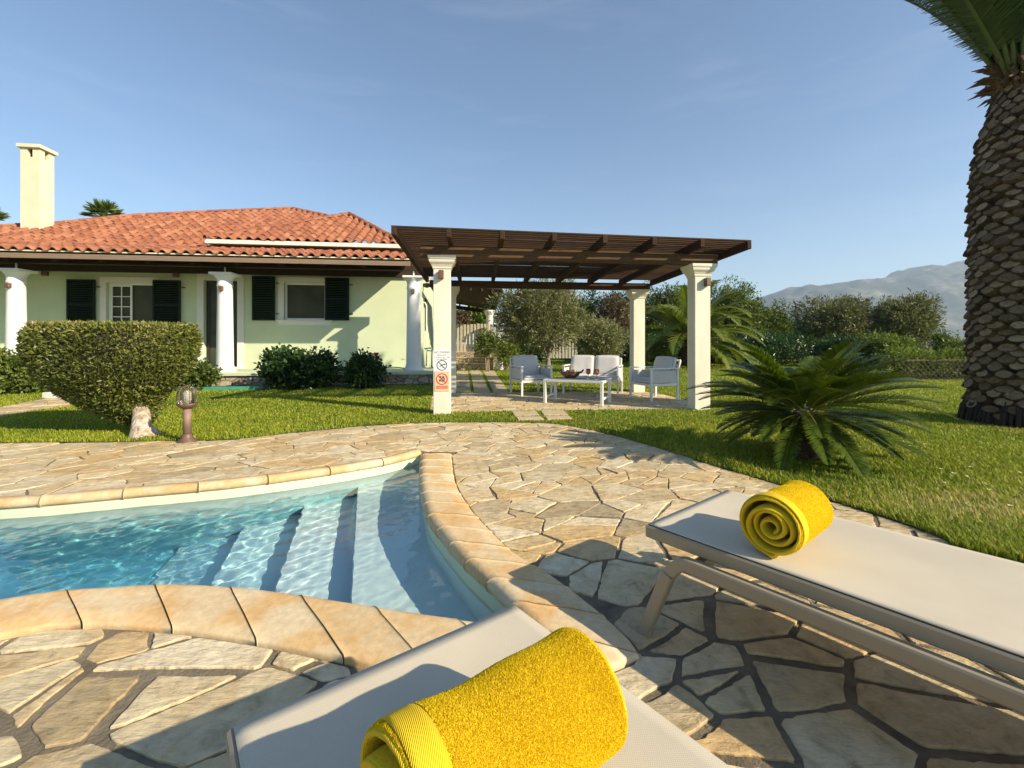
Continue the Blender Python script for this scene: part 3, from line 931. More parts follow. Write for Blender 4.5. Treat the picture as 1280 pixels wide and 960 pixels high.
def window(a0, a1, z0, z1, grid_to=None, trim=.16):
    m = MB(); surround(m, a0, a1, z0, z1, trim, -.025, .0)
    wn = m.build('window', M_trim, villa)
    m = MB(); frame_in(m, a0, a1, z0, z1, .055, .10, .16)
    if grid_to:
        g0, g1 = a0+.055, grid_to
        frame_in(m, g0, g1, z0+.055, z1-.055, .05, .07, .099)
        mid = (g0+g1)/2
        hb(m, mid-.012, mid+.012, .075, .095, z0+.1, z1-.1)
        for k in range(1, 4):
            z = z0+.1+(z1-z0-.2)*k/4
            hb(m, g0+.05, mid-.013, .075, .095, z-.012, z+.012); hb(m, mid+.013, g1-.05, .075, .095, z-.012, z+.012)
    m.build('frame', M_white, wn)
    m = MB(); hb(m, a0+.05, a1-.05, .125, .130, z0+.05, z1-.05); m.build('pane', M_pane, wn)
    m = MB(); hb(m, a0-trim-.05, a1+trim+.05, -.07, .10, z0-.045-trim*.0, z0-.001, .006); m.build('sill', M_trim, wn)
    return wn
M_paneclear = clear_glass('window_glass', (.92, .95, .93), 0)
window(w1a0, w1a1, w1zb, w1zt, grid_to=W(163, 360)[0])
window(w2a0, w2a1, w2zb, w2zt)
# dark interior furniture strip seen in the right window
zsb = W(300, 402)[1]
for (pa, pb, pt_, pb_) in ((84, 119.5, 349, 412), (191.5, 226, 350, 412), (315.5, 344, 345, 400.5), (406.5, 436.5, 347, 400.5)):
    a0, z1 = W(pa, pt_, -.06); a1, z0 = W(pb, pb_, -.06)
    shutter(a0, a1, z0, z1, -.075)
# door
m = MB(); surround(m, da0, da1, dzb+.005, dzt, .18, -.03, .0, False); dr = m.build('door', M_trim, villa)
m = MB(); frame_in(m, da0+.01, da1-.01, dzb+.02, dzt-.01, .09, .12, .17); hb(m, da0+.10, da1-.10, .125, .165, 1.35, 1.45); m.build('frame', M_black, dr)
m = MB(); hb(m, da0+.09, da1-.09, .14, .146, dzb+.1, dzt-.1); m.build('pane', M_pane, dr)
m = MB(); hb(m, da0-.2, da1+.2, -.25, -.002, ZB+.001, ZB+.06, .01); m.build('doorstep', M_trim, dr)

# porch columns
ccols = [(0, 0), (-4.85, 0), (-9.7, 0), (-14.5, 0)]
for (ca, _) in ccols:
    c = RC + ca*hu
    c3 = (c[0], c[1], 0)
    m = MB()
    r0 = .205; pr = [(.27, ZB), (.27, ZB+.04), (.235, ZB+.07), (.22, ZB+.12), (.205, ZB+.16)]
    for k in range(9):
        f = k/8; pr.append((.202-.027*f, ZB+.18+f*(ZT-.36-ZB-.18)))
    pr += [(.19, ZT-.33), (.19, ZT-.30), (.176, ZT-.28), (.18, ZT-.18), (.205, ZT-.12), (.25, ZT-.08), (.265, ZT-.05)]
    m.lathe(c3, pr, 36); col = m.build('porch_column', M_white, villa, True)
    m = MB(); m.obox((c[0], c[1], ZT-.0275), U3, V3, Z3, .275, .275, .0275, .006); m.build('capital', M_white, col)
    m = MB(); m.tube([(c[0], c[1], ZT), (c[0], c[1], ZT+.16)], .02, 8); m.build('pin', M_white, col)
    d = np.array((c[0]*-.05, -1.0)); d = -hv
    q = c + (-hv)*.20
    m = MB(); m.obox((q[0], q[1], ZT-.42), U3, V3, Z3, .045, .05, .06, .008); m.build('spotlight', M_bronze, col)
# front beam, rafters, ceiling, fascia
m = MB(); c0, c1 = -16.5, a_r-.05
m.beam(H(c0, -DW-.0, ZT+.27), H(.45, -DW-.0, ZT+.27), .16, .22, bev=.008); m.build('porch_beam', M_woodd, villa, attr=True)
na = 16
for k in range(na):
    a = c1-.12-k*1.03
    m = MB(); m.beam(H(a, eb+.05, zA(eb+.05)-.20), H(a, -.01, zA(0)-.20), .08, .12); m.build('rafter', M_woodd, villa, attr=True)
m = MB()
p0, p1, p2, p3 = H(-16.5, eb+.02, zA(eb)-.12), H(a_r, eb+.02, zA(eb)-.12), H(a_r, 0, zA(0)-.12), H(-16.5, 0, zA(0)-.12)
up = np.array((0, 0, .03))
m.add([p0, p1, p2, p3, p0+up, p1+up, p2+up, p3+up], [(3, 2, 1, 0), (4, 5, 6, 7), (0, 1, 5, 4), (1, 2, 6, 5), (2, 3, 7, 6), (3, 0, 4, 7)])
m.build('porch_ceiling', M_woodd, villa, attr=True)
m = MB(); m.beam(H(-16.5, eb-.02, ze-.13), H(a_r+.02, eb-.02, ze-.13), .035, .12, bev=.004); m.build('fascia', M_fascia, villa)
zwp = W(400, 344.5, -.1)[1]
m = MB(); m.beam(H(-16.5, -.06, (walltop+zwp)/2), H(0, -.06, (walltop+zwp)/2), .10, walltop-zwp); m.build('wall_plate', M_woodd, villa, attr=True)

# ---- tiled roof planes
def tile_plane(name, org, ed, sd, poly, parent, tw=.27, tl=.36, seed=0):
    """org: corner; ed: unit along eave, sd: unit up the slope; poly in (p,q)"""
    poly = np.array(poly, float); rg = np.random.default_rng(seed)
    ed = np.array(ed); sd = np.array(sd); nr = np.cross(ed, sd); nr /= np.linalg.norm(nr)
    if nr[2] < 0: nr = -nr
    pmin, pmax = poly[:, 0].min(), poly[:, 0].max(); qmin, qmax = poly[:, 1].min(), poly[:, 1].max()
    K = 10; npx = int((pmax-pmin)/tw*K)+2
    rows = int((qmax-qmin)/tl)+1
    p = pmin+np.arange(npx)*tw/K
    ph = (np.arange(npx) % K)/K
    prof = np.where(ph < .62, np.sin(np.pi*np.clip(ph/.62, 0, 1))**.7*.078, -np.sin(np.pi*np.clip((ph-.62)/.38, 0, 1))*.018)
    cv = (ph < .62).astype(float)
    fr = [0.0, .03, .35, .7, 1.0]
    V = []; 
    for r in range(rows):
        jit = rg.normal(0, .006, npx//K+2); jc = jit[np.arange(npx)//K]
        jq = rg.normal(0, .012, npx//K+2)[np.arange(npx)//K]
        for f in fr:
            lift = .034*(1-f)+jc
            if f == 0.0: lift = lift-.030*cv-.012*(1-cv)+0*lift
            q = qmin+(r+f)*tl+jq*(1 if f < .5 else 0)
            pt = org[None]+p[:, None]*ed[None]+q[:, None]*sd[None]+(prof+lift)[:, None]*nr[None] if hasattr(q, '__len__') else None
            V.append(pt)
    nv = len(V); V = np.concatenate(V)
    ii, jj = np.meshgrid(np.arange(nv-1), np.arange(npx-1), indexing='ij'); ii = ii.ravel(); jj = jj.ravel()
    rr = ii//len(fr); ff = ii % len(fr)
    pc = p[jj]+tw/K/2
    qa = np.array(fr)[ff]; qb = np.array(fr+[1.0])[np.minimum(ff+1, len(fr))]
    qc = qmin+(rr+(qa+qb)/2)*tl
    ok = inpoly(pc, qc, poly)
    Fa = np.stack([ii*npx+jj, ii*npx+jj+1, (ii+1)*npx+jj+1, (ii+1)*npx+jj], 1)[ok]
    tid = (rr*977+(jj//K)*2+((jj % K)/K > .62)).astype(int)
    tr = rg.random(tid.max()+1); tr = np.clip(.5+(tr-.5)*.9, 0, 1)
    o = npmesh(name, V, Fa, M_tile, parent, tr[tid][ok])
    # drop loose verts
    bm = bmesh.new(); bm.from_mesh(o.data)
    bmesh.ops.delete(bm, geom=[v for v in bm.verts if not v.link_faces], context='VERTS')
    bm.to_mesh(o.data); bm.free()
    md = o.modifiers.new('s', 'SOLIDIFY'); md.thickness = .016; md.offset = 0
    return o
def ridge_caps(name, pts, parent, r=.10, step=.38):
    c, L = resample(np.array(pts), max(2, int(sum(np.linalg.norm(np.array(pts[i+1])-np.array(pts[i])) for i in range(len(pts)-1))/step)+1))
    m = MB()
    for i in range(len(c)-1):
        a, b = c[i], c[i+1]; d = b-a; d /= np.linalg.norm(d)
        side = np.cross(d, (0, 0, 1)); side /= np.linalg.norm(side); up = np.cross(side, d)
        V = []
        for (pt, rr) in ((a-d*.02, r*1.08), (b+d*.03, r*.92)):
            for k in range(9):
                th = math.pi*k/8
                V.append(pt+side*rr*math.cos(th)+up*(rr*math.sin(th)*.85-.01))
        for (pt, rr) in ((a-d*.02, r*1.08-.015), (b+d*.03, r*.92-.015)):
            for k in range(9):
                th = math.pi*k/8
                V.append(pt+side*rr*math.cos(th)+up*(rr*math.sin(th)*.85-.01))
        Fc = [(k, k+1, 9+k+1, 9+k) for k in range(8)]+[(18+k+1, 18+k, 27+k, 27+k+1) for k in range(8)]+[(k+1, k, 18+k, 18+k+1) for k in range(8)]+[(9+k, 9+k+1, 27+k+1, 27+k) for k in range(8)]
        m.add(V, Fc)
    return m.build(name, M_tile, parent, False, True)
sl_len = math.sqrt(1+PS*PS)
SD = np.array((V3[0], V3[1], PS)); SD /= np.linalg.norm(SD)
orgA = H(0, eb, ze)
PS = .5
zW = zA(0.0)
SD = np.array((V3[0], V3[1], PS)); SD /= np.linalg.norm(SD); sl_len = math.sqrt(1+PS*PS)
SP = np.array((V3[0], V3[1], PP)); SP /= np.linalg.norm(SP); sp_len = math.sqrt(1+PP*PP)
def onA(px, py, bE=0.0, zE=None):
    zE = zW if zE is None else zE
    return _onA(px, py, bE, zE)
def _onA(px, py, bE, zE):
    """ray through pixel to the plane z = zE + PS*(b-bE); returns (a, b)"""
    d = np.array(((px-640)/F, 1.0, -(py-HY)/F)); o = np.array((0, 0, CH))
    nrm = np.array((-PS*V3[0], -PS*V3[1], 1.0)); p0 = H(0, bE, zE)
    t = np.dot(p0-o, nrm)/np.dot(d, nrm); p = o+t*d
    r = p[:2]-HO
    return float(np.dot(r, hu)), float(np.dot(r, hv))
ridA = [onA(*p) for p in ((0, 285), (70, 281.5), (160, 271.5), (270, 266), (365, 262), (404, 270), (425, 277))]
aB0, zB = W(257, 299, -.38); aB1 = W(504, 306, -.38)[0]
ridA = [(-17.0, max(ridA[0][1], .15))]+ridA
polyP = [(-17.0, eb), (a_r, eb), (a_r, .0), (-17.0, .0)]
tile_plane('porch_roof', orgA, U3, SP, [(a, (b-eb)*sp_len) for a, b in polyP], villa, seed=7)
polyA = [(-17.0, 0), (aB0+.35, 0), (ridA[-1][0], ridA[-1][1])] + ridA[::-1][1:]
orgM = H(0, 0, zW)
rf = tile_plane('roof', orgM, U3, SD, [(a, b*sl_len) for a, b in polyA], villa, seed=1)
ptsA = [H(a, b, zW+PS*b+.045) for a, b in ridA]
ridge_caps('ridge_tile', ptsA[1:], villa)
# back slope of the long roof
mb = MB()
for i in range(1, len(ridA)-1):
    (a0, b0), (a1, b1) = ridA[i], ridA[i+1]
    mb.add([H(a0, b0, zW+PS*b0), H(a1, b1, zW+PS*b1), H(a1+.3, b1+5, zW+PS*b1-2.4), H(a0-.3, b0+5, zW+PS*b0-2.4)], [(0, 1, 2, 3)], .5)
mb.build('back_roof', M_tile, villa, attr=True)
# mortar bed under the first course
m = MB(); m.beam(H(-16.5, eb+.10, ze+.0), H(a_r, eb+.10, ze+.0), .16, .03); m.build('eave_mortar', M_cream, villa)

# upper hip roof over the front room
pk = _onA(437, 269, -.38, zB)
orgB = H(0, -.38, zB)
polyB = [(aB0, -.38), (aB1, -.38), pk]
tile_plane('roof', orgB, U3, SD, [(a, (b+.38)*sl_len) for a, b in polyB], villa, seed=2)
pB = [H(aB0, -.38, zB), H(*pk, zB+PS*(pk[1]+.38)), H(aB1, -.38, zB)]
up5 = np.array((0, 0, .05))
ridge_caps('ridge_tile', [pB[0]+up5, pB[1]+up5], villa); ridge_caps('ridge_tile', [pB[1]+up5, pB[2]+up5], villa)
# side slopes of the hip
m = MB()
back = 6.5
zpk = pB[1][2]
m.add([pB[2], H(aB1, back, zB), H(pk[0], back, zpk), pB[1]], [(0, 1, 2, 3)], .4)
m.add([pB[0], pB[1], H(pk[0], back, zpk), H(aB0, back, zB)], [(0, 1, 2, 3)], .6)
m.build('side_roof', M_tile, villa, attr=True)
m = MB()
m.beam(H(aB0-.02, -.37, zB-.055), H(aB1+.02, -.37, zB-.055), .05, .12, bev=.005)
m.beam(H(aB1-.01, -.33, zB-.055), H(aB1-.01, back, zB-.055), .05, .12)
m.build('cornice', M_trim, villa)
m = MB(); hb(m, aB0, aB1, -.34, 6, zB-.10, zB-.075); m.build('soffit', M_trim, villa)
m = MB(); hb(m, aB0+.25, 0, .02, 6, walltop+.0, zB-.11); m.build('upper_wall', simple('rosy_plaster', (.62, .42, .34), (.56, .38, .30), 3, .85), villa)
# chimney
ca, cb = onA(47, 286)
zc0 = zW+PS*cb-.8
cp = H(ca, cb, 0); Yc = cp[1]
ztop_c = CH+(430-186)*Yc/F
ang = HA; cu = np.array((math.cos(ang), math.sin(ang), 0)); cv_ = np.array((-math.sin(ang), math.cos(ang), 0))
hw = .262
m = MB()
m.obox((cp[0], cp[1], (zc0+ztop_c-.36)/2), cu, cv_, Z3, hw, hw, (ztop_c-.36-zc0)/2)
for sx in (-1, 1):
    for sy in (-1, 1):
        c = cp+cu*sx*(hw-.095)+cv_*sy*(hw-.095)
        m.obox((c[0], c[1], ztop_c-.22), cu, cv_, Z3, .095, .095, .14)
ch = m.build('chimney', M_cream, villa)
m = MB(); m.obox((cp[0], cp[1], ztop_c-.22), cu, cv_, Z3, hw-.10, hw-.10, .139); m.build('flue', M_branch, ch)
m = MB(); m.obox((cp[0], cp[1], ztop_c-.03), cu, cv_, Z3, hw+.07, hw+.07, .055, .008); m.build('chimney_cap', M_cream, ch)
# wall lamps and switch
for (px, py) in ((56, 342), (220, 344)):
    a, z = W(px, py, -.05); m = MB(); hb(m, a-.07, a+.07, -.10, 0, z-.06, z+.06, .01); m.build('wall_lamp', M_bronze, villa)
a, z = W(238, 404, 0); m = MB(); hb(m, a-.05, a+.05, -.02, -.001, z-.05, z+.05, .004); m.build('switch_box', M_trim, villa)
a, z = W(55, 404, -.05)
# side wall fittings : narrow window, drain pipe, round lamp
m = MB(); c = H(.02, 1.7, 2.1); m.obox(c, U3, V3, Z3, .03, .12, .55); m.build('side_window', M_black, villa)
m = MB(); c = H(.10, .9, 0); m.tube([(c[0], c[1], .35), (c[0], c[1], 2.35), (c[0]-.05, c[1], 2.45), (c[0]-.15, c[1], 2.45)], .022, 8); m.build('water_pipe', M_white, villa)
m = MB(); c = H(.12, .7, 3.0); m.lathe(c, [(.02, -.09), (.12, -.05), (.16, .03), (.05, .07)], 16); m.build('wall_lamp', M_black, villa)
m = MB(); c = H(.13, .9, .92); m.tube([(c[0]-.08, c[1]-.03, c[2]), (c[0]+.1, c[1], c[2]+.03), (c[0]+.16, c[1], c[2]-.07), (c[0], c[1], c[2]-.06), (c[0]-.1, c[1], c[2]+.03)], .022, 7); m.build('hose_reel', M_hose, villa)

# flower box with red flowers on the first window
a, z = W(101, 408, -.35)
fb = thing('flower_pot', 'flower pot with red blooms by the left dark green shutter', 'flower pot', tuple(H(a, -.35, ZB)))
m = MB(); c = H(a, -.35, 0); m.lathe((c[0], c[1], 0), [(.16, ZB), (.24, z-.24), (.26, z-.24), (.26, z-.18), (.2, z-.18)], 20); m.build('pot', simple('clay_pot', (.35, .15, .08)), fb)

# garden hose on the porch floor
m = MB()
pts = [H(-2.6, -DW+.2, .0)]
hp = []
for k in range(60):
    t = k/59; a = -2.3+1.9*t; hp.append(H(a, -DW+.45+.12*math.sin(9*t), ZB+.02+.05*abs(math.sin(6.0*t))))
m.tube(hp, .017, 6); o = m.build('garden_hose', M_hose); tag(o, 'green garden hose lying along the porch edge beside the right column', 'hose')
# green edging along the lawn
def edging(pxs, lab):
    m = MB(); ps = [G(*p) for p in pxs]
    for i in range(len(ps)-1):
        m.beam((ps[i][0], ps[i][1], .045), (ps[i+1][0], ps[i+1][1], .045), .03, .10, bev=.004)
    o = m.build('lawn_edging', M_edging); tag(o, lab, 'edging', 'green lawn edging')
edging(((-60, 491.5), (0, 491.5), (56, 491)), 'green lawn edging strip at the far left by the path')
edging(((188, 490), (250, 489), (330, 487.5)), 'green lawn edging strip between the topiary bush and the hibiscus')
m = MB(); c = G(68, 498); m.box(c[0]-.2, c[0]+.22, c[1]-.05, c[1]+.25, 0, .12, .01)
o = m.build('step_block', M_trim); tag(o, 'small white step block at the end of the left path', 'step')

# ================================================================== PERGOLA
FL = np.array(G(553, 517)); FR = np.array((3.07, 7.50)); BL = np.array((-1.37, 10.1)); BR = np.array(G(796.5, 489.5))
pu = (FR-FL)/np.linalg.norm(FR-FL); pv_ = np.array((-pu[1], pu[0]))
PU = np.array((*pu, 0)); PV = np.array((*pv_, 0))
perg = thing('pergola', 'dark timber slatted pergola on four square cream columns', 'pergola', (.8, 8.6, 0))
zF, zR = CH+(430-322)*FL[1]/F, 2.33
cols = [(FL, zF), (FR, CH+(430-332)*FR[1]/F), (BL, 2.33), (BR, CH+(430-363)*BR[1]/F)]
for i, (c, zt) in enumerate(cols):
    h = .13
    m = MB(); m.sqlathe((c[0], c[1], 0), PU, PV, [(h, -.02), (h, zt-.20)]); o = m.build('column', M_pcol, perg)
    bv = o.modifiers.new('b', 'BEVEL'); bv.width = .006; bv.segments = 2
    m = MB(); m.sqlathe((c[0], c[1], 0), PU, PV, [(h+.002, zt-.20), (h+.012, zt-.185), (h+.012, zt-.165), (h+.03, zt-.13), (h+.055, zt-.10), (h+.062, zt-.08), (h+.062, zt-.062), (h+.075, zt-.05), (h+.08, zt-.03), (h+.08, zt)])
    m.build('capital', M_pcol, o)
    if i in (0, 1):
        q = c-pv_*(h+.045)+pu*(-.01 if i == 0 else .055)
        m = MB(); m.obox((q[0], q[1], zt-.29), PU, PV, Z3, .038, .045, .065, .008); m.build('spotlight', M_bronze, o)
# beams
def two(c0, z0, c1, z1, e0, e1, w, h, nm):
    d = np.array((*(c1-c0), z1-z0)); L = np.linalg.norm(d); d /= L
    p = np.array((*c0, z0+h/2))-d*e0; q = np.array((*c1, z1+h/2))+d*e1
    m = MB(); m.beam(p, q, w, h, bev=.01); return m.build(nm, M_woodb, perg, attr=True)
two(FL, cols[0][1], FR, cols[1][1], .34, .30, .13, .175, 'beam')
two(BL, cols[2][1], BR, cols[3][1], .45, .28, .13, .155, 'beam')
# roof corner lines (underside of rafters sit on the beams)
zfL = cols[0][1]+.175; zfR = cols[1][1]+.175; zbL = cols[2][1]+.155; zbR = cols[3][1]+.155
fl = G(492, 282, zfL+.15); flc = np.array((*fl, zfL+.06+.02))
fr_ = G(937, 299.5, zfR+.15); frc = np.array((*fr_, zfR+.06+.01))
blc = np.array((BL[0]-.55, BL[1]+.25, zbL+.055)); brc = np.array((BR[0]+.42, BR[1]+.35, zbR+.055))
nr_ = 8
raft = []
for k in range(nr_):
    t = k/(nr_-1)
    p = flc+(frc-flc)*t; q = blc+(brc-blc)*t
    m = MB(); m.beam(p, q, .07, .12, bev=.006, a=random.random()); m.build('rafter', M_wood, perg, attr=True)
m = MB(); rg = random.Random(4)
nb = 33
for k in range(nb):
    t = (k+.35)/nb
    p = flc+(blc-flc)*t; q = frc+(brc-frc)*t; d = (q-p)/np.linalg.norm(q-p)
    p = p-d*(.05+rg.uniform(-.02, .02)); q = q+d*(.05+rg.uniform(-.02, .03))
    zz = .06+.008+rg.uniform(0, .003)
    mid = (p+q)/2+np.array((0, 0, rg.uniform(-.004, .004)))
    for (u, v) in ((p, mid), (mid, q)):
        m.beam(u+(0, 0, zz), v+(0, 0, zz),   .058+rg.uniform(-.004, .004), .019, a=rg.random())
m.build('slat_roof', M_wood, perg, attr=True)
# signs on the front left column
def text_mesh(name, body, size, mat, parent, pos, xdir, align='CENTER'):
    cu_ = bpy.data.curves.new(name, 'FONT'); cu_.body = body; cu_.size = size; cu_.align_x = align; cu_.extrude = .0008; cu_.space_line = .9
    to = bpy.data.objects.new(name, cu_); COL.objects.link(to)
    dg = bpy.context.evaluated_depsgraph_get(); me = bpy.data.meshes.new_from_object(to.evaluated_get(dg))
    bpy.data.objects.remove(to)
    n = np.cross(xdir, (0, 0, 1.))
    co = np.empty(len(me.vertices)*3, np.float32); me.vertices.foreach_get('co', co); co = co.reshape(-1, 3)
    w = np.array(pos)[None]-wloc(parent)[None]+co[:, :1]*xdir[None]+co[:, 1:2]*np.array((0, 0, 1.))[None]+co[:, 2:3]*n[None]
    me.vertices.foreach_set('co', w.astype(np.float32).ravel()); me.materials.clear(); me.materials.append(mat)
    o = bpy.data.objects.new(name, me); return link(o, parent)
def ring(m, c, n, r, w, bar=True):
    xd = PU; N = 36; V = []
    for k in range(N):
        t = 2*math.pi*k/N; d = xd*math.cos(t)+Z3*math.sin(t)
        V += [c+d*r, c+d*(r-w), c+d*r+n*.002, c+d*(r-w)+n*.002]
    Fc = []
    for k in range(N):
        j = (k+1) % N
        Fc += [(4*k+2, 4*j+2, 4*j+3, 4*k+3), (4*k, 4*j, 4*j+2, 4*k+2), (4*k+1, 4*k+3, 4*j+3, 4*j+1)]
    m.add(V, Fc)
    if bar:
        d = (-xd+Z3)/math.sqrt(2); s = (xd+Z3)/math.sqrt(2)
        m.obox(c+n*.0012, d, s, n, r-w*.5, w*.45, .0012)
nS = -PV
cF = np.array((*FL, 0))+nS*.132
def zpx(py): return CH-(py-HY)*(FL[1]-.132)/F
M_signw = simple('sign_white', (.80, .82, .80), (.76, .78, .76), 9, .45)
M_signp = simple('sign_peach', (.82, .52, .30), (.78, .47, .27), 9, .45)
M_ink = simple('sign_ink', (.07, .08, .12), None, 9, .5)
M_inkred = simple('sign_red', (.50, .05, .03), (.45, .045, .03), 9, .5)
M_inkr2 = simple('sign_dull_red', (.55, .12, .09), (.5, .1, .08), 9, .5)
s1 = thing('sign', 'white no diving sign fixed to the front left pergola column', 'sign', tuple(cF+Z3*zpx(452)))
c = cF+Z3*(zpx(437.5)+zpx(464.5))/2; m = MB(); m.obox(c+nS*.002, PU, PV, Z3, .128, .003, (zpx(437.5)-zpx(464.5))/2, .001); m.build('plate', M_signw, s1)
for body, py, sz in (('NO DIVING', 441.6, .046), ('SHALLOW', 444.6, .030), ('WATER AT ALL TIMES', 447.2, .024), ('NO JUMPING', 449.7, .026)):
    text_mesh('lettering', body, sz, M_ink, s1, cF+nS*.006+Z3*zpx(py), PU)
m = MB(); c = cF+nS*.006+Z3*zpx(456.6); ring(m, c, nS, .080, .012); m.build('prohibition_ring', M_inkred and M_ink, s1)
m = MB(); c0 = c; m.beam(c0+PU*-.035+Z3*-.02, c0+PU*.03+Z3*.02, .002, .014, up=(0, 0, 1)); m.beam(c0+PU*.0+Z3*-.035, c0+PU*.035+Z3*-.03, .002, .008)
m.lathe(c0+PU*.045+Z3*.015, [(.004, -.012), (.012, 0), (.004, .012)], 8); m.build('diver_symbol', M_ink, s1)
s2 = thing('sign', 'peach coloured prohibition sign with red bar below the white no diving sign', 'sign', tuple(cF+Z3*zpx(477)))
c = cF+Z3*(zpx(465)+zpx(489))/2; m = MB(); m.obox(c+nS*.002, PU, PV, Z3, .108, .003, (zpx(465)-zpx(489))/2, .001); m.build('plate', M_signp, s2)
m = MB(); c = cF+nS*.006+Z3*zpx(473.8); ring(m, c, nS, .088, .014); m.build('prohibition_ring', M_inkred, s2)
m = MB()
for (u, v, w_, h_) in ((-.025, .03, .02, .02), (.02, .028, .022, .018), (-.03, -.02, .018, .02), (.012, -.028, .024, .014), (.035, -.004, .012, .02), (-.005, .004, .016, .014)):
    m.obox(c+PU*u+Z3*v, PU, PV, Z3, w_*.8, .0014, h_*.8)
m.build('pictogram', M_ink, s2)
c = cF+nS*.005+Z3*zpx(484); m = MB(); m.obox(c, PU, PV, Z3, .088, .0015, .022); m.build('red_bar', M_inkr2, s2)
text_mesh('lettering', 'WARNING', .036, M_signp, s2, cF+nS*.0068+Z3*(zpx(484)-.013), PU)

# ================================================================== TERRACE FURNITURE
def rot2(ang):
    return np.array((math.cos(ang), math.sin(ang), 0)), np.array((-math.sin(ang), math.cos(ang), 0))
def cushion(c, ax, ay, az, hx, hy, hz, name, mat, parent):
    """rounded pillow box"""
    n = 12; V = []; Fc = []
    c = np.array(c); ax, ay, az = map(np.array, (ax, ay, az))
    for sgn in (-1, 1):
        for i in range(n+1):
            for j in range(n+1):
                u = -1+2*i/n; v = -1+2*j/n
                ed = (1-abs(u)**6)*(1-abs(v)**6)
                th = hz*(.45+.55*max(ed, 0)**.5) if ed > 0 else hz*.45
                cr = 1-.06*(abs(u)*abs(v))**3
                w = .006*mnoise.noise(Vector((c[0]*5+u*2, c[1]*5+v*2, sgn)))
                V.append(c+ax*hx*u*cr+ay*hy*v*cr+az*sgn*(th+w))
    N = (n+1)**2
    for i in range(n):
        for j in range(n):
            a = i*(n+1)+j; b = a+1; d = a+n+1; e_ = d+1
            Fc.append((a, b, e_, d)); Fc.append((N+a, N+d, N+e_, N+b))
    ring_ = [i*(n+1) for i in range(n+1)]+[n*(n+1)+j for j in range(1, n+1)]+[i*(n+1)+n for i in range(n-1, -1, -1)]+[j for j in range(n-1, 0, -1)]
    for k in range(len(ring_)):
        a, b = ring_[k], ring_[(k+1) % len(ring_)]
        Fc.append((a, N+a, N+b, b))
    m = MB(); m.add(V, Fc); o = m.build(name, mat, parent, True)
    md = o.modifiers.new('s', 'SUBSURF'); md.levels = 1; md.render_levels = 1
    return o
def seat(name, lab, cat, cx, cy, ang, w, d, nc, backmats):
    """ang: rotation; local -y is the front"""
    t = thing(name, lab, cat, (cx, cy, 0))
    X, Y = rot2(ang); c = np.array((cx, cy, 0))
    def L(x, y, z): return c+X*x+Y*y+Z3*z
    lw = .02
    for sx in (-1, 1):
        m = MB()
        m.beam(L(sx*w/2, -d/2, .0), L(sx*w/2, -d/2, .60), lw*2, lw*2, up=Y, bev=.003); m.build('leg', M_metalw, t)
        m = MB()
        m.beam(L(sx*w/2, d/2+.0, .0), L(sx*w/2, d/2, .60), lw*2, lw*2, up=Y, bev=.003); m.build('leg', M_metalw, t)
        m = MB(); m.beam(L(sx*w/2, -d/2-.02, .612), L(sx*w/2, d/2+.02, .612), .055, .024, bev=.004); m.build('armrest', M_metalw, t)
    m = MB()
    for y in (-d/2, d/2): m.beam(L(-w/2, y, .30), L(w/2, y, .30), .03, .045, bev=.003)
    for x in (-w/2, w/2): m.beam(L(x, -d/2, .30), L(x, d/2, .30), .03, .045, bev=.003)
    m.build('seat_frame', M_metalw, t)
    m = MB()
    for x in (-w/2+.02, w/2-.02):
        m.beam(L(x, d/2-.06, .30), L(x, d/2+.09, .76), .03, .035, up=Y, bev=.003)
    m.beam(L(-w/2+.02, d/2+.09, .76), L(w/2-.02, d/2+.09, .76), .03, .035, bev=.003)
    for k in range(5):
        f = (k+.7)/6; m.beam(L(-w/2+.03, d/2-.06+.15*f, .30+.46*f), L(w/2-.03, d/2-.06+.15*f, .30+.46*f), .01, .045)
    m.build('back_frame', M_metalw, t)
    for sx in (-1, 1):
        m = MB(); m.beam(L(sx*w/2, -d/2+.03, .45), L(sx*w/2, d/2-.03, .45), .006, .22); m.build('side_panel', M_cush, t)
    cw = (w-.06)/nc
    for k in range(nc):
        x = -w/2+.03+cw*(k+.5)
        cushion(L(x, -.03, .365), X, Y, Z3, cw/2-.004, d/2-.02, .055, 'seat_cushion', backmats[0], t)
        by = np.array(Y)*.28+Z3*.96; bn = np.cross(X, by)
        cushion(L(x, d/2-.06, .60), X, by, bn, cw/2-.006, .235, .075, 'back_cushion', backmats[1], t)
    return t
seat('garden_armchair', 'white metal armchair with grey cushions left of the coffee table', 'armchair', .40, 9.86, math.atan2(.33, .94), .66, .70, 1, (M_cushl, M_cush))
seat('garden_sofa', 'white metal two-seat sofa with pale grey cushions behind the coffee table', 'sofa', 1.77, 9.98, R(-21), 1.16, .62, 2, (M_cushl, M_cushl))
seat('garden_armchair', 'white metal armchair with thick grey back cushion at the right, facing the coffee table', 'armchair', 2.80, 9.02, -math.atan2(.93, .37)+0.0, .64, .62, 1, (M_cushl, M_cush))
